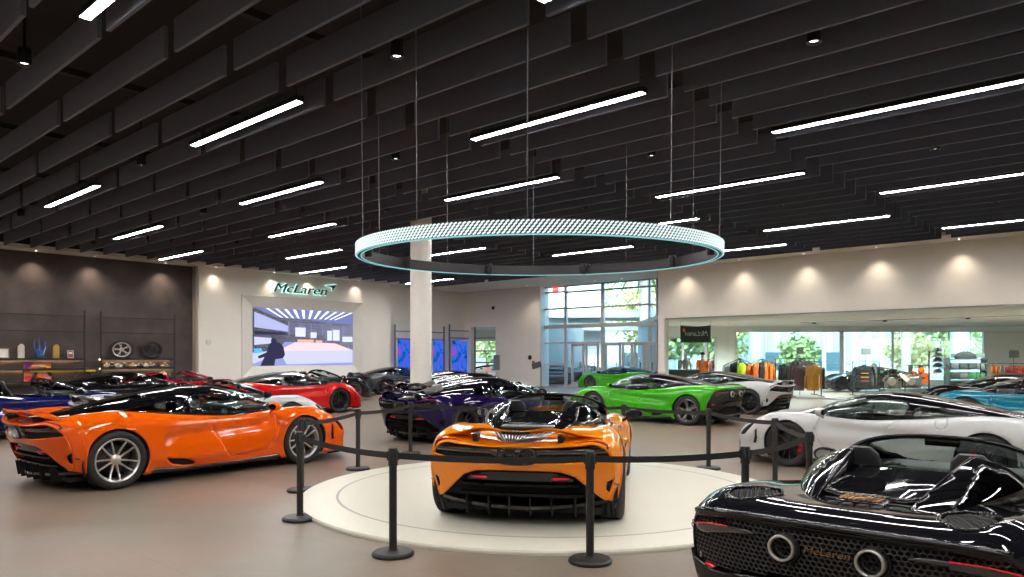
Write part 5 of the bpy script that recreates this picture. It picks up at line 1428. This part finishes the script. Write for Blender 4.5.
def garment(name, p, rz, m, lab, w=.52, h=.68, cat='clothes', group=None, sleeve=True, marks=None):
    key = (name, w, h, sleeve)
    if key not in GARM:
        o = mesh_obj(name, garment_bm(len(GARM), w, h, sleeve), m, None, True, 60); GARM[key] = o.data
    else:
        o = bpy.data.objects.new(name, GARM[key]); COL.objects.link(o)
    o.material_slots[0].link = 'OBJECT'; o.material_slots[0].material = m
    o.location = p; o.rotation_euler = (0, 0, rz); tag(o, lab, cat, group)
    b = bmesh.new(); P = [Vector((-w * .34, 0, -.03)), Vector((0, 0, .06)), Vector((w * .34, 0, -.03))]; rod(b, P[0], P[1], .008, 5); rod(b, P[1], P[2], .008, 5); rod(b, P[1], (0, 0, .13), .005, 5)
    mesh_obj('hanger', b, STEELB, o)
    if marks:
        for z, ww, mm in marks:
            b = bmesh.new(); box(b, (0, -.075, z), (ww, .012, .035)); mesh_obj('chest_print', b, mm, o)
    return o
def cloth(n, c): return mat('cloth_' + n, c, .85, noise=(9, .12), bump=(20, .3, .01))
K = dict(white=cloth('white', (.62, .64, .64)), black=cloth('black', (.015, .017, .018)), lime=cloth('lime', (.50, .62, .02)), orange=cloth('orange', (.80, .17, .015)), amber=cloth('amber', (.80, .28, .02)), maroon=cloth('maroon', (.15, .06, .07)), grey=cloth('grey', (.08, .09, .09)), red=cloth('red', (.62, .03, .02)), pale=cloth('pale', (.42, .38, .42)))
def rack(x, d, top, length, rz, lab):
    p = FL(x, d); r = empty('clothes_rack', p); r.rotation_euler = (0, 0, rz); tag(r, lab, 'clothes rack', 'clothes racks in the shop'); m = STEELB
    for s in (-1, 1):
        b = bmesh.new(); rod(b, (s * length / 2, 0, .03), (s * length / 2, 0, top), .02, 8); mesh_obj('upright', b, m, r)
        b = bmesh.new(); rod(b, (s * length / 2, -.28, .03), (s * length / 2, .28, .03), .02, 8); mesh_obj('foot', b, m, r)
    b = bmesh.new(); rod(b, (-length / 2, 0, top), (length / 2, 0, top), .016, 8); mesh_obj('rail', b, m, r)
    return r
def four_way(x, d, top, lab, arm=.62):
    """round-about rack with sloping arms"""
    r = empty('clothes_rack', FL(x, d)); tag(r, lab, 'clothes rack', 'clothes racks in the shop')
    b = bmesh.new(); rod(b, (0, 0, 0.02), (0, 0, top), .025, 10); mesh_obj('post', b, STEELB, r)
    b = bmesh.new()
    for a in (0, PI / 2): box(b, (0, 0, .03), (.8 if a == 0 else .05, .05 if a == 0 else .8, .04))
    mesh_obj('base', b, STEELB, r)
    for s, a in ((1, .15), (-1, .15), (1, 1.7), (-1, 1.7)):
        b = bmesh.new(); q = Vector((s * math.cos(a) * arm, s * math.sin(a) * arm, -.30)); rod(b, (0, 0, top), Vector((0, 0, top)) + q, .016, 8); mesh_obj('arm', b, STEELB, r)
    return r
def gz(y, d): return HC + (HOR - y) * d / F_PX
# rack A with white, black, lime and orange jackets
D1 = 31.5
four_way(740, D1, gz(358.5, D1), 'rack of white, black, lime and orange jackets behind the white car', .75)
for x, y, m, lab in ((728, 365, 'white', 'white jacket at the left end of the four jackets behind the white car'), (735.5, 362.5, 'black', 'black jacket between the white and the lime jacket'), (742.5, 362, 'lime', 'lime green jacket between the black and the orange one'), (749, 364, 'orange', 'orange jacket right beside the lime green jacket')):
    d = D1 + (abs(x - 740) * .012) - .1 * (m == 'lime'); garment('jacket', pd(x, y, d), .5, K[m], lab, .5, .82)
D2 = 31.8
four_way(762, D2, gz(358.5, D2), 'rack of orange team shirts right of the lime green jacket', .75)
for i, (x, y, m) in enumerate(((757.5, 362.5, 'orange'), (763, 361.5, 'black'), (767, 362, 'orange'), (771.5, 363.5, 'orange'), (775, 366, 'amber'))):
    garment('team_shirt', pd(x, y, D2 + .15 * i - .3), .6 + .15 * i, K[m], ['orange shirt at the left of the orange shirt rack', 'black shirt edge between orange shirts', 'orange shirt in the middle of the shirt rack', 'orange shirt with dark trim near the rack end', 'amber shirt at the right end of the shirt rack'][i], .5, .80)
D3 = 31.0
rack(795, D3, gz(358.5, D3), 1.7, .1, 'rack of dark jackets left of the maroon hoodie')
for i, (x, y) in enumerate(((784, 364), (789, 363), (796, 361), (804, 361), (809, 362))):
    garment('dark_jacket', pd(x, y, D3 + .1 * (i % 2)), .5, K['grey' if i % 2 else 'black'], ['dark jacket at the left end of the middle rack', 'grey jacket second on the middle rack', 'black jacket above the maroon hoodie', 'grey jacket above the orange hoodie', 'black jacket at the right of the middle rack'][i], .5, .74)
D4 = 29.8
rack(807, D4, gz(361.5, D4), 1.15, 0, 'front rack carrying the maroon and the orange hoodie')
MK = [mat('print_orange', (.8, .25, .03), .6), mat('print_yellow', (.75, .6, .05), .6), mat('print_red', (.7, .05, .10), .6)]
garment('hoodie', pd(798, 364.5, D4 - .05), 0, K['maroon'], 'maroon hoodie hanging left of the orange hoodie', .56, 1.05)
garment('hoodie', pd(813, 364.5, D4 - .05), 0, K['amber'], 'bright orange hoodie facing the glass', .56, 1.05)
garment('black_shirt', pd(823.5, 368, D4 + .1), 1.2, K['black'], 'black garment edge right of the orange hoodie', .5, .85)
rack(866, 30.6, gz(361, 30.6), 1.1, 0, 'rack with the black sweatshirt in front of the race car')
garment('sweatshirt', pd(864, 365, 30.5), 0, K['black'], 'black sweatshirt with three coloured print lines', .82, 1.02, marks=[(-.34, .30, MK[0]), (-.50, .32, MK[1]), (-.66, .32, MK[2])])
garment('dark_jacket', pd(874, 363, 31), .9, K['grey'], 'dark jacket just behind the black sweatshirt', .6, .95)
# rack at the right edge
rack(1006, 27.5, gz(363.5, 27.5), 1.9, 0, 'rack of orange, white and red clothes at the right edge')
for i, (x, m, lab) in enumerate(((993.5, 'orange', 'orange top at the left of the right edge rack'), (998, 'amber', 'amber top second on the right edge rack'), (1002.5, 'pale', 'pale lilac top left of the red polo'), (1011, 'red', 'red polo facing the glass at the right edge'), (1017, 'red', 'second red polo at the right edge'), (1022, 'orange', 'orange top at the far right end of the rack'))):
    garment('polo_shirt', pd(x, 366, 27.4 + .06 * i), 1.1 if i < 3 else .1, K[m], lab, .46, .66)
# sign holders
for x, y, d, lab, w in ((800, 350.5, 31, 'small grey price sign above the maroon hoodie rack', .30), (866, 351.5, 30.6, 'small grey price sign above the black sweatshirt', .42), (1014, 354, 27.5, 'small grey price sign above the red polos', .36)):
    p = pd(x, y, d); r = empty('price_sign', (p.x, p.y, 0)); tag(r, lab, 'sign', 'price signs on the racks')
    b = bmesh.new(); box(b, (0, 0, p.z), (w, .02, .28)); mesh_obj('card', b, mat('card_grey', (.16, .18, .18), .5), r); b = bmesh.new(); rod(b, (0, .02, 0.0), (0, .02, p.z), .01, 6); mesh_obj('pole', b, STEELB, r)
# mannequins near the far left door
def mannequin(p, rz, vest, lab, cap=True, dark=False):
    r = empty('mannequin', p); r.rotation_euler = (0, 0, rz); tag(r, lab, 'mannequin')
    skin = mat('mannequin_grey', (.10, .11, .11), .5) if dark else mat('mannequin_skin', (.30, .33, .33), .5)
    b = bmesh.new(); rows = []
    for z, hx, hy in ((.80, .15, .10), (.92, .17, .12), (1.05, .14, .10), (1.25, .18, .12), (1.40, .20, .11), (1.47, .12, .08), (1.52, .055, .055), (1.58, .055, .055), (1.62, .075, .09), (1.70, .085, .105), (1.78, .07, .09), (1.82, .02, .03)):
        rows.append([(hx * math.cos(a), hy * math.sin(a), z) for a in np.linspace(0, 2 * PI, 18, endpoint=False)])
    V = grid(b, np.array(rows))
    for i in range(len(V) - 1): b.faces.new((V[i][-1], V[i + 1][-1], V[i + 1][0], V[i][0]))
    for s in (-1, 1):
        rod(b, (s * .20, 0, 1.40), (s * .26, -.02, 1.12), .048, 10, .038); rod(b, (s * .26, -.02, 1.12), (s * .27, -.08, .86), .038, 10, .028); rod(b, (s * .27, -.08, .86), (s * .27, -.10, .74), .030, 8, .018)
        rod(b, (s * .09, 0, .86), (s * .10, 0, .46), .085, 12, .055); rod(b, (s * .10, 0, .46), (s * .10, .02, .07), .055, 12, .035); rod(b, (s * .10, .05, .045), (s * .10, -.16, .035), .042, 8, .03)
    bmesh.ops.recalc_face_normals(b, faces=b.faces); mesh_obj('body', b, skin, r, True, 60)
    if vest:
        g = garment_bm(3, .48, .66, True); bmesh.ops.translate(g, vec=(0, 0, 1.50), verts=g.verts); bmesh.ops.scale(g, vec=(1, 2.0, 1), verts=g.verts); mesh_obj('shirt', g, K[vest], r, True, 60)
    if cap:
        c = bmesh.new(); lathe(c, [(.11, 1.72), (.115, 1.76), (.09, 1.83), (.02, 1.86), (.001, 1.86)], 20); box(c, (0, -.15, 1.73), (.16, .14, .015)); mesh_obj('cap', c, K['black'], r, True, 40)
    return r
q = FL(702.5, 36); mannequin(q, 0, 'orange', 'mannequin in an orange top with a black cap behind the flag')
q = FL(708.5, 36.8); mannequin(q, .3, 'maroon', 'mannequin in a maroon top half hidden behind the orange one', False)
q = FL(685.5, 37.5); mannequin(q, 0, None, 'bare grey mannequin left of the orange topped one', False, True)
# flag
p0 = pd(680.5, 325.2, 35.5); p1 = pd(710.5, 342.5, 35.5)
r = empty('team_flag', (p0 + p1) / 2); tag(r, 'dark flag with pale reversed lettering and an orange swoosh, hanging in the shop', 'flag')
w, h = p1.x - p0.x, p0.z - p1.z
b = bmesh.new(); grid(b, np.array([[(x, .03 * math.sin(x * 7) , z - .06 * (1 - (2 * x / w)**2) * (z > 0)) for z in np.linspace(-h / 2, h / 2, 6)] for x in np.linspace(-w / 2, w / 2, 24)])); o = mesh_obj('cloth', b, mat('flag_dark', (.03, .05, .05), .8), r, True); thick(o, .01, 0)
tb = text_bm('McLaren', 1, .004); fit(tb, w * .74, .24, 0, 0, .3); bmesh.ops.transform(tb, matrix=Matrix.Translation((0.02, -.045, .02)) @ SM @ Matrix.Diagonal((-1, 1, 1, 1)), verts=tb.verts); mesh_obj('lettering', tb, K['white'], r)
b = bmesh.new(); poly_prism(b, [(-w * .44 + .0, .12), (-w * .42, .30), (-w * .34, .20), (-w * .36, .06)], .01, Matrix.Translation((0, -.04, 0)) @ SM); mesh_obj('swoosh', b, K['amber'], r)
b = bmesh.new(); rod(b, (-w / 2, 0, h / 2), (-w / 2, 0, 3.36 - r.location.z), .006, 5); mesh_obj('cord', b, STEELB, r)
b = bmesh.new(); rod(b, (w / 2, 0, h / 2), (w / 2, 0, 3.36 - r.location.z), .006, 5); mesh_obj('cord', b, STEELB, r)
# ---- race car in the shop
rc = copy_tree(proto_coupe); rc.name = 'race_car'; p = FL(874, 34.5); rc.location = p; rc.rotation_euler = (0, 0, PI + .05)
tag(rc, 'black racing coupe with orange tail and pale sponsor lettering in the shop', 'race car'); rc.pop('group', None) if hasattr(rc, 'pop') else None
if 'group' in rc: del rc['group']
dress(rc, dict(paint=P_BK, rim=DKRIM, mirror=P_BK))
b = bmesh.new()
for pts in ([(-1.30, .88), (-1.55, .40), (-2.0, .42), (-2.12, .80), (-1.9, .90)],):
    poly_prism(b, pts, .02, Matrix.Translation((0, .955, 0)) @ Matrix.Rotation(PI / 2, 4, 'X'))
mesh_obj('orange_side_panel', b, P_OR, rc)
b = bmesh.new(); box(b, (-.55, 0, 1.185), (1.2, .7, .02)); mesh_obj('orange_roof_panel', b, P_OR, rc)
for tx, sz, xx, zz in (('chrome', .20, -.95, .80), ('X', .24, -.62, .48)):
    tb = text_bm(tx, sz, .004, .2, 1.3)
    # this side faces the camera: the car's left-hand side is +y, turned away; lettering sits on the near side
    bmesh.ops.transform(tb, matrix=Matrix.Translation((xx, .965, zz)) @ Matrix.Rotation(PI, 4, 'Z') @ SM, verts=tb.verts); mesh_obj('side_lettering', tb, K['white'], rc)
for ch in rc.children:
    if ch.name.split('.')[0] in ('rear_bumper', 'tail_panel', 'rear_wing'):
        for s_ in ch.material_slots: s_.link = 'OBJECT'; s_.material = P_OR
b = bmesh.new(); box(b, (-2.15, 0, 1.22), (.35, 1.8, .03)); mesh_obj('racing_wing', b, CARBON, rc)
for s in (-1, 1):
    b = bmesh.new(); box(b, (-2.0, s * .4, 1.05), (.2, .03, .34)); mesh_obj('wing_mount', b, CARBON, rc)
# ---- engine display, cap tree and shelves right of it
random.seed(3)
for x, d, lab, sc in ((893, 31, 'mechanical engine display right of the black sweatshirt', 1.0), (913, 31.5, 'larger mechanical display with an orange piece left of the cap stand', 1.15)):
    r = empty('engine_display', FL(x, d)); tag(r, lab, 'engine display', 'engine displays in the shop')
    b = bmesh.new(); box(b, (0, 0, .14), (.9 * sc, .6, .28)); bevel_all(b, .02, 1); mesh_obj('plinth', b, mat('plinth_grey', (.12, .13, .13), .5), r)
    b = bmesh.new(); box(b, (0, 0, .46 + .1 * (sc > 1)), (.55 * sc, .4, .36 * sc)); bevel_all(b, .05); mesh_obj('engine_block', b, mat('engine_metal', (.20, .19, .17), .35, .7), r)
    for k in range(7):
        b = bmesh.new(); a = Vector((random.uniform(-.4, .4) * sc, random.uniform(-.25, .1), random.uniform(.4, .80 * sc))); q = a + Vector((random.uniform(-.25, .25), 0, random.uniform(-.2, .2))); rod(b, a, q, .06, 10); mesh_obj('pipe', b, [MATS['engine_metal'], BLACKM, MATS['bronze_trim']][k % 3], r, True, 40)
    b = bmesh.new(); lathe(b, [(.03, -.05), (.16, -.05), (.18, 0), (.16, .05), (.03, .05)], 24, Matrix.Translation((-.2 * sc, -.28, .58)) @ Matrix.Rotation(PI / 2, 4, 'X')); mesh_obj('turbo', b, SILVER, r, True, 40)
    if sc > 1: b = bmesh.new(); bmesh.ops.create_uvsphere(b, u_segments=14, v_segments=10, radius=.14, matrix=Matrix.Translation((.30, -.1, 1.02))); mesh_obj('orange_piece', b, P_OR, r, True)
# tilted info card
p = FL(905, 29.6); r = empty('info_stand', p); tag(r, 'low stand with a tilted pale text card before the engine display', 'info stand')
b = bmesh.new(); rod(b, (0, 0, 0), (0, 0, .70), .02, 8); mesh_obj('pole', b, STEELB, r); b = bmesh.new(); box(b, (0, 0, 0), (.22, .34, .015), Matrix.Translation((0, 0, .76)) @ Matrix.Rotation(.9, 4, 'X') @ Matrix.Rotation(.5, 4, 'Z')); mesh_obj('card', b, mat('card_rose', (.45, .30, .26), .5), r)
# cap tree
D5 = 29.0; r = empty('cap_stand', FL(929, D5)); tag(r, 'tall post stand that carries the caps beside the grey shelves', 'cap stand')
b = bmesh.new(); rod(b, (0, 0, 0), (0, 0, gz(350.5, D5)), .03, 8); mesh_obj('pole', b, STEELB, r)
b = bmesh.new(); lathe(b, [(.001, 0), (.25, 0), (.25, .02), (.001, .03)], 24); mesh_obj('base', b, STEELB, r)
i = 0
for y in (351.5, 356.5, 361.5, 367, 373):
    p = pd(937.5, y, D5); b = bmesh.new(); rod(b, (0, 0, p.z - .02), (p.x - FL(929, D5).x, 0, p.z - .02), .012, 6); mesh_obj('arm', b, STEELB, r)
    b = bmesh.new(); lathe(b, [(.17, 0), (.172, .03), (.15, .10), (.09, .155), (.001, .17)], 20, Matrix.Diagonal((1, 1.1, 1, 1))); bo = mesh_obj('baseball_cap', b, mat('cap_%d' % (i % 3), [(.03, .035, .035), (.20, .22, .22), (.06, .03, .025)][i % 3], .7), None, True, 50); bo.location = (p.x, p.y, p.z)
    c = bmesh.new(); lathe(c, [(.001, 0), (.24, 0), (.24, .012), (.001, .014)], 20, Matrix.Translation((.02, -.06, 0))); mesh_obj('peak', c, bo.data.materials[0], bo)
    tag(bo, ['dark cap at the top of the cap stand', 'pale grey cap second from the top of the stand', 'brownish cap in the middle of the stand', 'dark cap fourth from the top of the stand', 'pale grey cap lowest on the stand'][i], 'cap', 'caps on the cap stand'); i += 1
# accessory shelves
D6 = 30.0; xl, xr_ = FL(947, D6).x, FL(984, D6).x; r = empty('shop_shelf', ((xl + xr_) / 2, D6, 0)); tag(r, 'glass and steel accessory shelves under a grey sign by the far window', 'shelf unit')
L = xr_ - xl
for s in (-1, 1): b = bmesh.new(); box(b, (s * L / 2, 0, .78), (.04, .4, 1.56)); mesh_obj('upright', b, mat('shelf_teal_grey', (.04, .06, .06), .4), r)
for z in (.35, .72, 1.10, 1.5): b = bmesh.new(); box(b, (0, 0, z), (L, .42, .03)); mesh_obj('shelf_board', b, MATS['shelf_teal_grey'], r)
b = bmesh.new(); box(b, (.1, 0, gz(355.5, D6)), (1.35, .04, .17)); mesh_obj('header_sign', b, mat('sign_grey', (.12, .15, .15), .5), r)
b = bmesh.new(); rod(b, (-.4, 0, 1.5), (-.4, 0, 1.70), .015, 6); rod(b, (.5, 0, 1.5), (.5, 0, 1.70), .015, 6); mesh_obj('sign_post', b, STEELB, r)
kinds = [((.05, .06, .06), 'folded dark top'), ((.04, .22, .08), 'folded green top'), ((.14, .16, .16), 'folded grey top')]
for zi, z in enumerate((.365, .735, 1.115)):
    for xi in range(4):
        x = -L / 2 + .24 + xi * (L - .45) / 3; c, nme = kinds[1 if (zi == 1 and xi > 1) else (zi + xi) % 3 if (zi + xi) % 3 != 1 else 0]
        b = bmesh.new(); box(b, (0, 0, .125), (.34, .30, .25)); bevel_all(b, .04, 2)
        for q in (.06, .12, .18): box(b, (0, -.152, q), (.30, .004, .006))
        o = mesh_obj('folded_clothes', b, cloth(nme.replace(' ', '_'), c), None, True, 50); o.location = (r.location.x + x, D6, z)
        tag(o, '%s %s %s shelf under the grey sign' % (nme, ['at the left of the', 'second from the left on the', 'third from the left on the', 'at the right of the'][xi], ['lowest used', 'middle', 'upper'][zi]), 'folded clothes', 'folded clothes on the shop shelves')
# dome-like dark bag on top of the shelves
b = bmesh.new(); bmesh.ops.create_uvsphere(b, u_segments=20, v_segments=12, radius=1)
for v_ in b.verts: c = v_.co; v_.co = (c.x * .45, c.y * .18, max(c.z, -.2) * .26)
b2 = bmesh.new(); rod(b, (-.15, 0, .22), (0, 0, .34), .015, 6); rod(b, (0, 0, .34), (.15, 0, .22), .015, 6); b2.free()
bmesh.ops.translate(b, vec=(0, 0, .052), verts=b.verts); o = mesh_obj('travel_bag', b, K['black'], None, True, 50); o.location = (r.location.x + .0, D6, 1.52); tag(o, 'dark rounded bag on top of the accessory shelves', 'bag')
# lamps in the shop ceiling
for i in range(12):
    p = Vector((12 + (i % 5) * 3.4, 31 + (i // 5) * 5.5 - (i % 5) * 1.1, 3.36)) if i < 10 else Vector((8.9 + (i - 10) * 1.6, 38.5, 3.36))
    r = empty('shop_downlight', p); tag(r, 'small round downlight in the shop ceiling', 'downlight', 'downlights in the shop ceiling')
    b = bmesh.new(); lathe(b, [(.06, 0), (.09, 0), (.09, -.01), (.06, -.01)], 20); mesh_obj('trim_ring', b, MATS['ring_white'], r)
    b = bmesh.new(); lathe(b, [(.001, -.004), (.06, -.004)], 20); mesh_obj('lens', b, emis('soffit_glow', (1, .95, .88), 12.0), r)
    l = bpy.data.lights.new('downlight_beam', 'SPOT'); l.energy = 1100; l.color = (1, .95, .88); l.spot_size = 2.75; l.spot_blend = .6; l.shadow_soft_size = .06
    lo = bpy.data.objects.new('downlight_beam', l); COL.objects.link(lo); lo.parent = r; lo.location = (0, 0, -.03)
# reception desk dark object behind the green car
p = FL(682, 34.0); b = bmesh.new(); box(b, (0, 0, .52), (1.5, .6, 1.04)); bevel_all(b, .03, 2); o = mesh_obj('service_desk', b, BLACKM); o.location = p; o.rotation_euler = (0, 0, .2); tag(o, 'low black desk behind the glass near the flag', 'desk')

# ---------------------------------------------------------------- outdoors behind the glazing
def obox(name, x0, x1, y0, y1, z0, z1, m, lab=None, cat=None, kind=None, parent=None):
    o = wobj(name, [(x0, x1, y0, y1, z0, z1)], m, parent, kind)
    if lab: tag(o, lab, cat)
    return o
bm = bmesh.new(); poly_prism(bm, [(-60, 39.0), (4, 45.0), (8, 43), (80, 43), (80, 160), (-60, 160)], .12, Matrix.Translation((0, 0, -.16))); o = mesh_obj('ground', bm, mat('pavement', (.50, .50, .47), .8, noise=(.5, .12))); o['kind'] = 'structure'
# pale building with ribbed cladding
PB = mat('cladding_blue', (.42, .50, .58), .6); PB2 = mat('cladding_rib', (.30, .38, .46), .6)
def building(x0, x1, y, h, lab, ribs=True):
    r = empty('building', ((x0 + x1) / 2, y, 0)); tag(r, lab, 'building'); L = x1 - x0
    b = bmesh.new(); box(b, (0, 5, h / 2), (L, 10, h)); mesh_obj('wall', b, PB, r)
    b = bmesh.new(); box(b, (0, 4.9, h + .15), (L + .4, 10.4, .3)); mesh_obj('roof_edge', b, mat('coping', (.6, .62, .62), .6), r)
    if ribs:
        n = int(L / 1.1); b = bmesh.new()
        for i in range(n): box(b, (-L / 2 + .5 + i * 1.1, -.06, h * .55), (.5, .12, h * .8))
        mesh_obj('ribbed_cladding', b, PB2, r)
    for i in range(max(1, int(L / 5))):
        b = bmesh.new(); box(b, (-L / 2 + 2.5 + i * 5, -.1, 1.3), (2.2, .12, 1.5)); w_ = mesh_obj('window', b, mat('far_window', (.06, .10, .13), .1), r)
    return r
building(19, 33, 62, 7.2, 'pale blue ribbed building beyond the shop window, right half')
building(8.5, 17.5, 66, 4.2, 'low pale building with a flat roof beyond the shop window, left half', False)
building(34, 52, 70, 4.0, 'long low building beyond the right end of the shop window', False)
# entrance canopy / wall outside the curtain wall
r = empty('building', (0.5, 52, 0)); tag(r, 'pale blue neighbouring wing with a flat canopy beyond the entrance doors', 'building')
b = bmesh.new(); box(b, (2.6, 3, 4.5), (6.4, 6, 9)); mesh_obj('wall', b, mat('wing_render', (.62, .68, .72), .7), r)
b = bmesh.new(); box(b, (5.5, .3, 4.55), (9.6, 5, .5)); mesh_obj('canopy', b, mat('canopy_grey', (.30, .38, .40), .6), r)
b = bmesh.new(); box(b, (5.5, -1.6, 3.7), (9.2, .3, .5)); mesh_obj('beam', b, MATS['canopy_grey'], r)
b = bmesh.new(); rod(b, (8.9, -1.6, -.0), (8.9, -1.6, 4.3), .18, 16); mesh_obj('post', b, MATS['canopy_grey'], r, True)
obox('building', 13.2, 16.0, 48, 52, 0, 9, mat('pier_blue', (.45, .56, .62), .6), 'pale blue round-cornered pier outside the left of the shop window', 'building pier') if False else None
for x, w, lab in ((757, 1.05, 'pale blue round column outside the left part of the shop window'), (960, 1.1, 'pale blue round column outside the right end of the shop window')):
    p = pd(x, 380, 46); b = bmesh.new(); lathe(b, [(.62 * w / 1.05 * .5 * 1.6, -.04), (.62 * w / 1.05 * .5 * 1.6, 8)], 28); o = mesh_obj('outdoor_column', b, mat('pier_blue', (.45, .60, .66), .6), None, True); o.location = (p.x, 46, 0); tag(o, lab, 'column')
# trees
LEAF = mat('foliage', (.30, .38, .16), .8, noise=(.8, .45)); LEAF2 = mat('foliage_yellow', (.46, .48, .20), .8, noise=(.8, .4)); BARK = mat('bark', (.16, .11, .08), .9)
def tree(x, y, h, rad, m, lab, seed):
    rnd = random.Random(seed); r = empty('tree', (x, y, 0)); tag(r, lab, 'tree', 'trees outdoors')
    b = bmesh.new(); rod(b, (0, 0, -.1), (0, 0, h * .5), .16, 10, .1)
    for k in range(4): a = k * 1.6 + seed; rod(b, (0, 0, h * .4), (math.cos(a) * rad * .5, math.sin(a) * rad * .5, h * .7), .07, 6, .03)
    mesh_obj('trunk', b, BARK, r, True)
    b = bmesh.new()
    for i in range(1500):
        u_ = Vector((rnd.gauss(0, 1), rnd.gauss(0, 1), rnd.gauss(0, 1))).normalized() * (rnd.random()**.4)
        lump = 1 + .25 * math.sin(u_.x * 5 + seed) * math.cos(u_.z * 6)
        c = Vector((u_.x * rad * lump, u_.y * rad * lump, h * .62 + u_.z * h * .42 * lump)); s = rnd.uniform(.12, .30)
        n = Vector((rnd.gauss(0, 1), rnd.gauss(0, 1), rnd.gauss(0, 1))).normalized(); t = n.orthogonal().normalized(); w_ = n.cross(t)
        b.faces.new([b.verts.new(c + t * s), b.verts.new(c + w_ * s * .6), b.verts.new(c - t * s), b.verts.new(c - w_ * s * .6)])
    mesh_obj('crown', b, m, r)
tl = [(11.6, 51, 5.5, 1.9, 'leftmost tree seen through the shop window'), (14.6, 51, 5.8, 2.2, 'tree left of the middle seen over the hoodies outside'), (16.4, 58.5, 6.6, 2.4, 'broad tree before the low flat roofed building'), (21.8, 56, 3.2, 1.5, 'low bush-like tree before the ribbed building'), (28.6, 53, 3.3, 1.6, 'small tree in front of the ribbed building, right side'),
      (24.5, 80, 12, 4.5, 'tall tree behind the ribbed building'), (33.2, 56.5, 6.5, 2.6, 'tree left of the right round column outside'), (39.5, 60, 7, 3.0, 'tree right of the right round column outside'), (46.5, 64, 8, 3.2, 'far tree at the right end of the shop window'), (34.5, 86, 13, 4.6, 'second tall tree behind the ribbed building'),
      (10.6, 59, 8, 2.4, 'tree beyond the entrance canopy post'), (12.0, 84, 11, 4.0, 'wide far tree behind the low building'), (-2.0, 60, 6, 2.2, 'small tree seen through the corridor window'), (3.5, 84, 13, 4.5, 'far tree above the pale wing by the entrance')]
for i, (x, y, h, rad, nm_) in enumerate(tl): tree(x, y, h, rad, LEAF2 if i % 3 == 1 else LEAF, nm_, i)
# palm trunks
for x, Y, lab in ((906, 47, 'palm trunk with diamond bark outside the right part of the shop window'), (644, 46.5, 'palm trunk with diamond bark outside the entrance doors'), (824, 54, 'slim pale trunk outside the middle of the shop window')):
    p = pd(x, 380, Y); rr_ = .16 if x == 824 else .26; b = bmesh.new(); prof = []
    for k in range(60): z = -.04 + k * .12; prof += [(rr_, z), (rr_ * (1.0 if x == 824 else 1.18), z + .06)]
    lathe(b, prof, 14); bark = mat('palm_bark', (.42, .38, .32), .9, noise=(14, .5)); r = empty('palm_tree', (p.x, Y, 0)); tag(r, lab, 'palm tree'); mesh_obj('trunk', b, bark, r)
    for k in range(12):
        a = k * PI / 6; b = bmesh.new(); prev = None; rows = []
        for t in np.linspace(0, 1, 8):
            c = Vector((math.cos(a) * 2.4 * t, math.sin(a) * 2.4 * t, 7.1 + 1.0 * t - 2.2 * t * t)); l_ = Vector((-math.sin(a), math.cos(a), 0)) * (.30 * (1 - t) + .03); rows.append([tuple(c - l_ - Vector((0, 0, .12))), tuple(c), tuple(c + l_ - Vector((0, 0, .12)))])
        grid(b, np.array(rows)); o = mesh_obj('frond', b, LEAF, r); thick(o, .02, 0)
# parked cars outside the entrance
for X, Y, rz, lab in ((2.6, 44.5, HA + .9, 'dark parked car seen through the glass left of the entrance doors'), (4.6, 47.0, HA + 1.0, 'second dark parked car through the entrance doors')):
    o = copy_tree(proto_coupe); o.location = (X, Y, -.04); o.rotation_euler = (0, 0, rz); tag(o, lab, 'car'); dress(o, dict(paint=P_GY, rim=DKRIM))
    if 'group' in o: del o['group']
o = copy_tree(proto_coupe); o.location = (-1.4, 50, -.04); o.rotation_euler = (0, 0, 0); tag(o, 'white parked car seen through the corridor window', 'car'); dress(o, dict(paint=P_WH, rim=DKRIM))
if 'group' in o: del o['group']
finish_roles()
